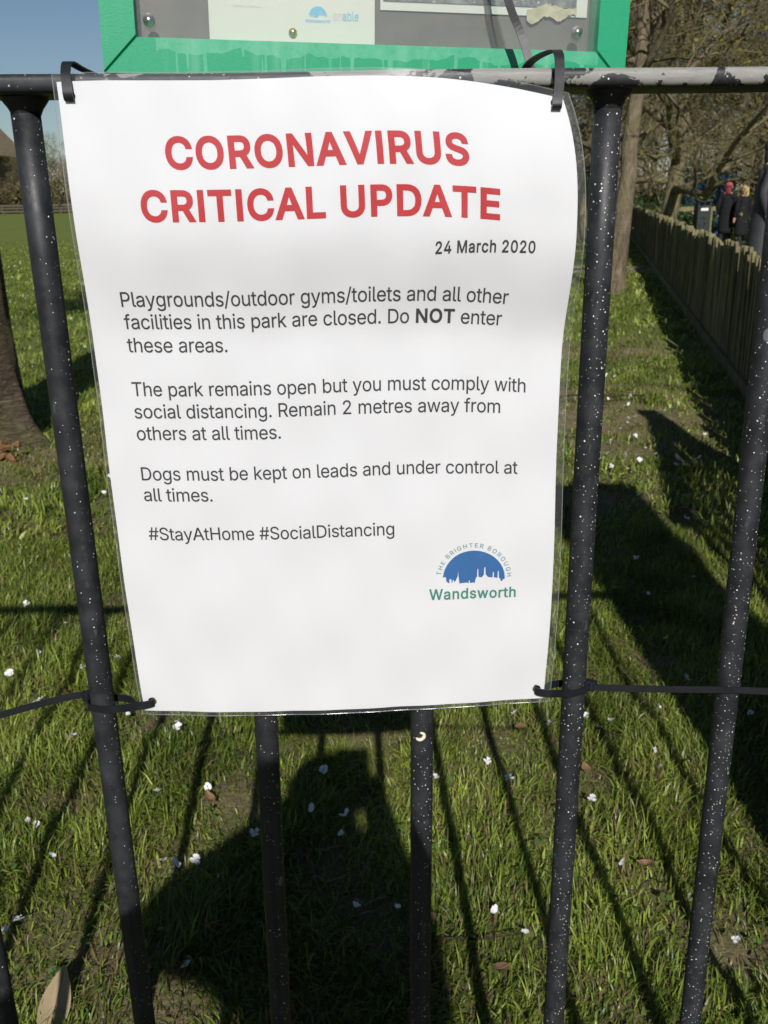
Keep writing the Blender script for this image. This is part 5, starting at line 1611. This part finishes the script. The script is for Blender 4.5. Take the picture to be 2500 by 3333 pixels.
def person(label, loc, rotz, h, arms=None, hair=(.1, .06, .03), coat=None, coat_len=.32, lean=0.0, stride=.08, long_hair=True, shirt=None, hat=None, group=None):
    t = tag(empty("person", loc, (0, 0, rotz)), label, "person", group)
    J, E_ = stand(h, arms or {}, None, lean, stride)
    hands = [Vector(J['ha' + n][0]) for n in 'lr']

    def pick(c):
        if c.z > .838 * h: return 0
        if min((c - q).length for q in hands) < .052 * h: return 0
        if c.z < .055 * h: return 3
        return 1 if c.z > .50 * h or abs(c.x) > .10 * h else 2
    body = link(bpy.data.objects.new("body", skin_mesh("body", J, E_, 'pelvis', [SKIN, coat or BLK, DENIM, SHOE], pick)), t)
    b = Vector(J['brow'][0])
    hm = MB()
    ellipsoid(hm, (b.x, b.y + .012 * h, b.z + .012 * h), (.050 * h, .056 * h, .050 * h))
    if long_hair: ellipsoid(hm, (b.x, b.y + .036 * h, b.z - .05 * h), (.046 * h, .026 * h, .075 * h))
    hm.build("hair", plain("hair", hair, .6, .3, var=.25, scale=60), t, smooth=True)
    fm = MB()
    for s in (-1, 1): ellipsoid(fm, (b.x + s * .017 * h, b.y - .050 * h, b.z - .002 * h), (.006 * h, .005 * h, .004 * h), 8, 5)
    fm.build("eyes", gmat, t, smooth=True)
    nm_ = MB(); ellipsoid(nm_, (b.x, b.y - .056 * h, b.z - .018 * h), (.007 * h, .011 * h, .013 * h), 8, 6); nm_.build("nose", SKIN, t, smooth=True)
    mo = MB(); ellipsoid(mo, (b.x, b.y - .052 * h, b.z - .042 * h), (.013 * h, .006 * h, .004 * h), 8, 5); mo.build("mouth", plain("lips", (.35, .12, .10), .5), t, smooth=True)
    em = MB()
    for s in (-1, 1): ellipsoid(em, (b.x + s * .049 * h, b.y + .004 * h, b.z - .012 * h), (.006 * h, .012 * h, .017 * h), 8, 6)
    em.build("ears", SKIN, t, smooth=True)
    if hat:
        k = MB(); ellipsoid(k, (b.x, b.y + .010 * h, b.z + .022 * h), (.054 * h, .060 * h, .050 * h)); k.build("hat", plain("knit_hat", hat, .9, .1, var=.2, scale=90), t, smooth=True)
    if coat_len:
        k = MB(); n = 22
        zz = np.linspace(.80, .80 - .27 - coat_len * .9, 14)
        v = []
        for i, z in enumerate(zz):
            u_ = i / 13
            wx, wy = (.080 + .026 * u_ + .015 * math.sin(u_ * 3)) * h, (.066 + .022 * u_) * h
            rib = 1 + .05 * (i % 2) + .03 * math.sin(i * 2.1 + u_ * 9)
            for q in range(n):
                a = 2 * math.pi * q / n
                v.append((wx * rib * math.cos(a), -lean * h * (1 - u_) + wy * rib * math.sin(a), z * h))
        f = [(i * n + q, (i + 1) * n + q, (i + 1) * n + (q + 1) % n, i * n + (q + 1) % n) for i in range(13) for q in range(n)] + [tuple(range(n)), tuple(reversed(range(13 * n, 14 * n)))]
        k.add(v, f); k.build("coat", coat or BLK, t, smooth=True)
    if shirt:
        k = MB(); k.add([(-.028 * h, -.082 * h, .805 * h), (.028 * h, -.082 * h, .805 * h), (.040 * h, -.083 * h, .54 * h), (-.040 * h, -.083 * h, .54 * h),
                         (-.028 * h, -.05 * h, .805 * h), (.028 * h, -.05 * h, .805 * h), (.040 * h, -.05 * h, .54 * h), (-.040 * h, -.05 * h, .54 * h)],
                        [(0, 3, 2, 1), (4, 5, 6, 7), (0, 4, 7, 3), (1, 2, 6, 5), (0, 1, 5, 4), (3, 7, 6, 2)])
        k.build("shirt", shirt, t)
    return t


def gz(x, y): return float(terrain(x, y))


person("person in a long black coat and red knitted hat beside the blonde one", (9.92, 25.0, gz(9.92, 25.0)), R(150), 1.66, hair=(.20, .03, .03), hat=(.36, .07, .08), coat_len=.34)
person("blonde person in a long black coat seen from behind beyond the fence", (10.20, 24.6, gz(10.20, 24.6)), R(195), 1.64, hair=(.55, .40, .17), coat_len=.34)
person("man in black jacket and white shirt holding a hand to his mouth", (16.75, 40.5, gz(16.75, 40.5)), R(-15), 1.76, hair=(.06, .05, .04), long_hair=False, coat_len=0, shirt=WSHIRT,
       arms={'l': ((-.15, -.02, .66), (-.10, -.11, .56), (-.075, -.125, .55)), 'r': ((.15, -.05, .68), (.065, -.115, .80), (.04, -.11, .855))})
person("person in a charcoal quilted coat cut off by the right edge", (4.71, 10.5, gz(4.71, 10.5)), R(75), 1.66, hair=(.02, .017, .014), coat=CHAR, coat_len=.42, lean=.03)
# the photographer, whose shadow falls through the bars; stooping, phone in both hands
J = {}
def pj_(k, x, y, z, r_): J[k] = ((x, y, z), r_)
pj_('pelvis', -.10, -1.36, .80, (.155, .125)); pj_('waist', -.09, -1.27, .93, (.145, .11)); pj_('chest', -.075, -1.16, 1.03, (.135, .11)); pj_('collar', -.065, -1.10, 1.10, (.10, .075))
pj_('neck', -.055, -1.06, 1.145, .052); pj_('jaw', -.05, -1.04, 1.195, (.058, .068)); pj_('brow', -.045, -1.02, 1.255, (.066, .078)); pj_('crown', -.045, -1.01, 1.295, (.04, .045))
AR = {'l': ((-.20, -1.09, 1.075), (-.315, -.93, .98), (-.085, -.70, 1.03), (-.045, -.668, 1.045)), 'r': ((.055, -1.09, 1.115), (.085, -.95, .86), (.050, -.71, .985), (.040, -.668, 1.015))}
E_ = [('pelvis', 'waist'), ('waist', 'chest'), ('chest', 'collar'), ('collar', 'neck'), ('neck', 'jaw'), ('jaw', 'brow'), ('brow', 'crown')]
for s, n in ((-1, 'l'), (1, 'r')):
    a = AR[n]
    pj_('sh' + n, *a[0], .068 if n == 'l' else .092); pj_('el' + n, *a[1], .054); pj_('wr' + n, *a[2], .032); pj_('ha' + n, *a[3], .026)
    for q, (dx, dz) in enumerate(((-.004, .026), (-.002, .010), (0, -.006), (.002, -.020))):
        pj_('k%d%s' % (q, n), a[3][0] + s * .006 + dx, -.652, a[3][2] + dz, .0085)
        pj_('f%d%s' % (q, n), a[3][0] - s * .012 + dx, -.640, a[3][2] + dz - .002, .0078)
        E_ += [('ha' + n, 'k%d%s' % (q, n)), ('k%d%s' % (q, n), 'f%d%s' % (q, n))]
    pj_('th' + n, a[3][0] - s * .012, -.672, a[3][2] + .004, .0095); pj_('tt' + n, a[3][0] - s * .022, -.664, a[3][2] + .016, .0085)
    pj_('hip' + n, -.10 + s * .085, -1.36, .74, (.105, .10)); pj_('kn' + n, -.10 + s * .095, -1.24, .43, .072); pj_('an' + n, -.10 + s * .10, -1.34, .07, .045); pj_('to' + n, -.10 + s * .11, -1.18, .035, .036)
    E_ += [('collar', 'sh' + n), ('sh' + n, 'el' + n), ('el' + n, 'wr' + n), ('wr' + n, 'ha' + n), ('ha' + n, 'th' + n), ('th' + n, 'tt' + n), ('pelvis', 'hip' + n), ('hip' + n, 'kn' + n), ('kn' + n, 'an' + n), ('an' + n, 'to' + n)]


def pickp(c):
    if c.z > 1.15 and c.y > -1.14: return 0
    if c.y > -.705: return 0
    if c.z < .09: return 3
    return 1 if c.z > .82 else 2


pho = tag(empty("person", (0, 0, 0)), "stooping photographer in a dark coat whose shadow falls on the lawn", "person")
link(bpy.data.objects.new("body", skin_mesh("body", J, E_, 'pelvis', [SKIN, BLK, DENIM, SHOE], pickp)), pho)
k = MB(); ellipsoid(k, (-.045, -1.03, 1.268), (.078, .084, .066)); ellipsoid(k, (-.05, -1.08, 1.205), (.07, .04, .09)); k.build("hair", plain("brown_hair", (.06, .035, .02), .6, .3, var=.25, scale=60), pho, smooth=True)
k = MB()
for s in (-1, 1): ellipsoid(k, (-.045 + s * .028, -.950, 1.258), (.010, .008, .007), 8, 5)
k.build("eyes", gmat, pho, smooth=True)
k = MB(); ellipsoid(k, (-.046, -.945, 1.232), (.012, .018, .022), 8, 6); k.build("nose", SKIN, pho, smooth=True)
ph_ = tag(empty("phone", (0, -.650, 1.042)), "dark mobile phone held up by the photographer", "phone")
MB().box(-.034, .034, -.0035, .0035, -.068, .068).build("case", plain("phone_black", (.02, .02, .022), .25, .5), ph_, bevel=.003)
MB().box(-.031, .031, -.0041, -.0036, -.060, .060).build("screen", gmat, ph_)
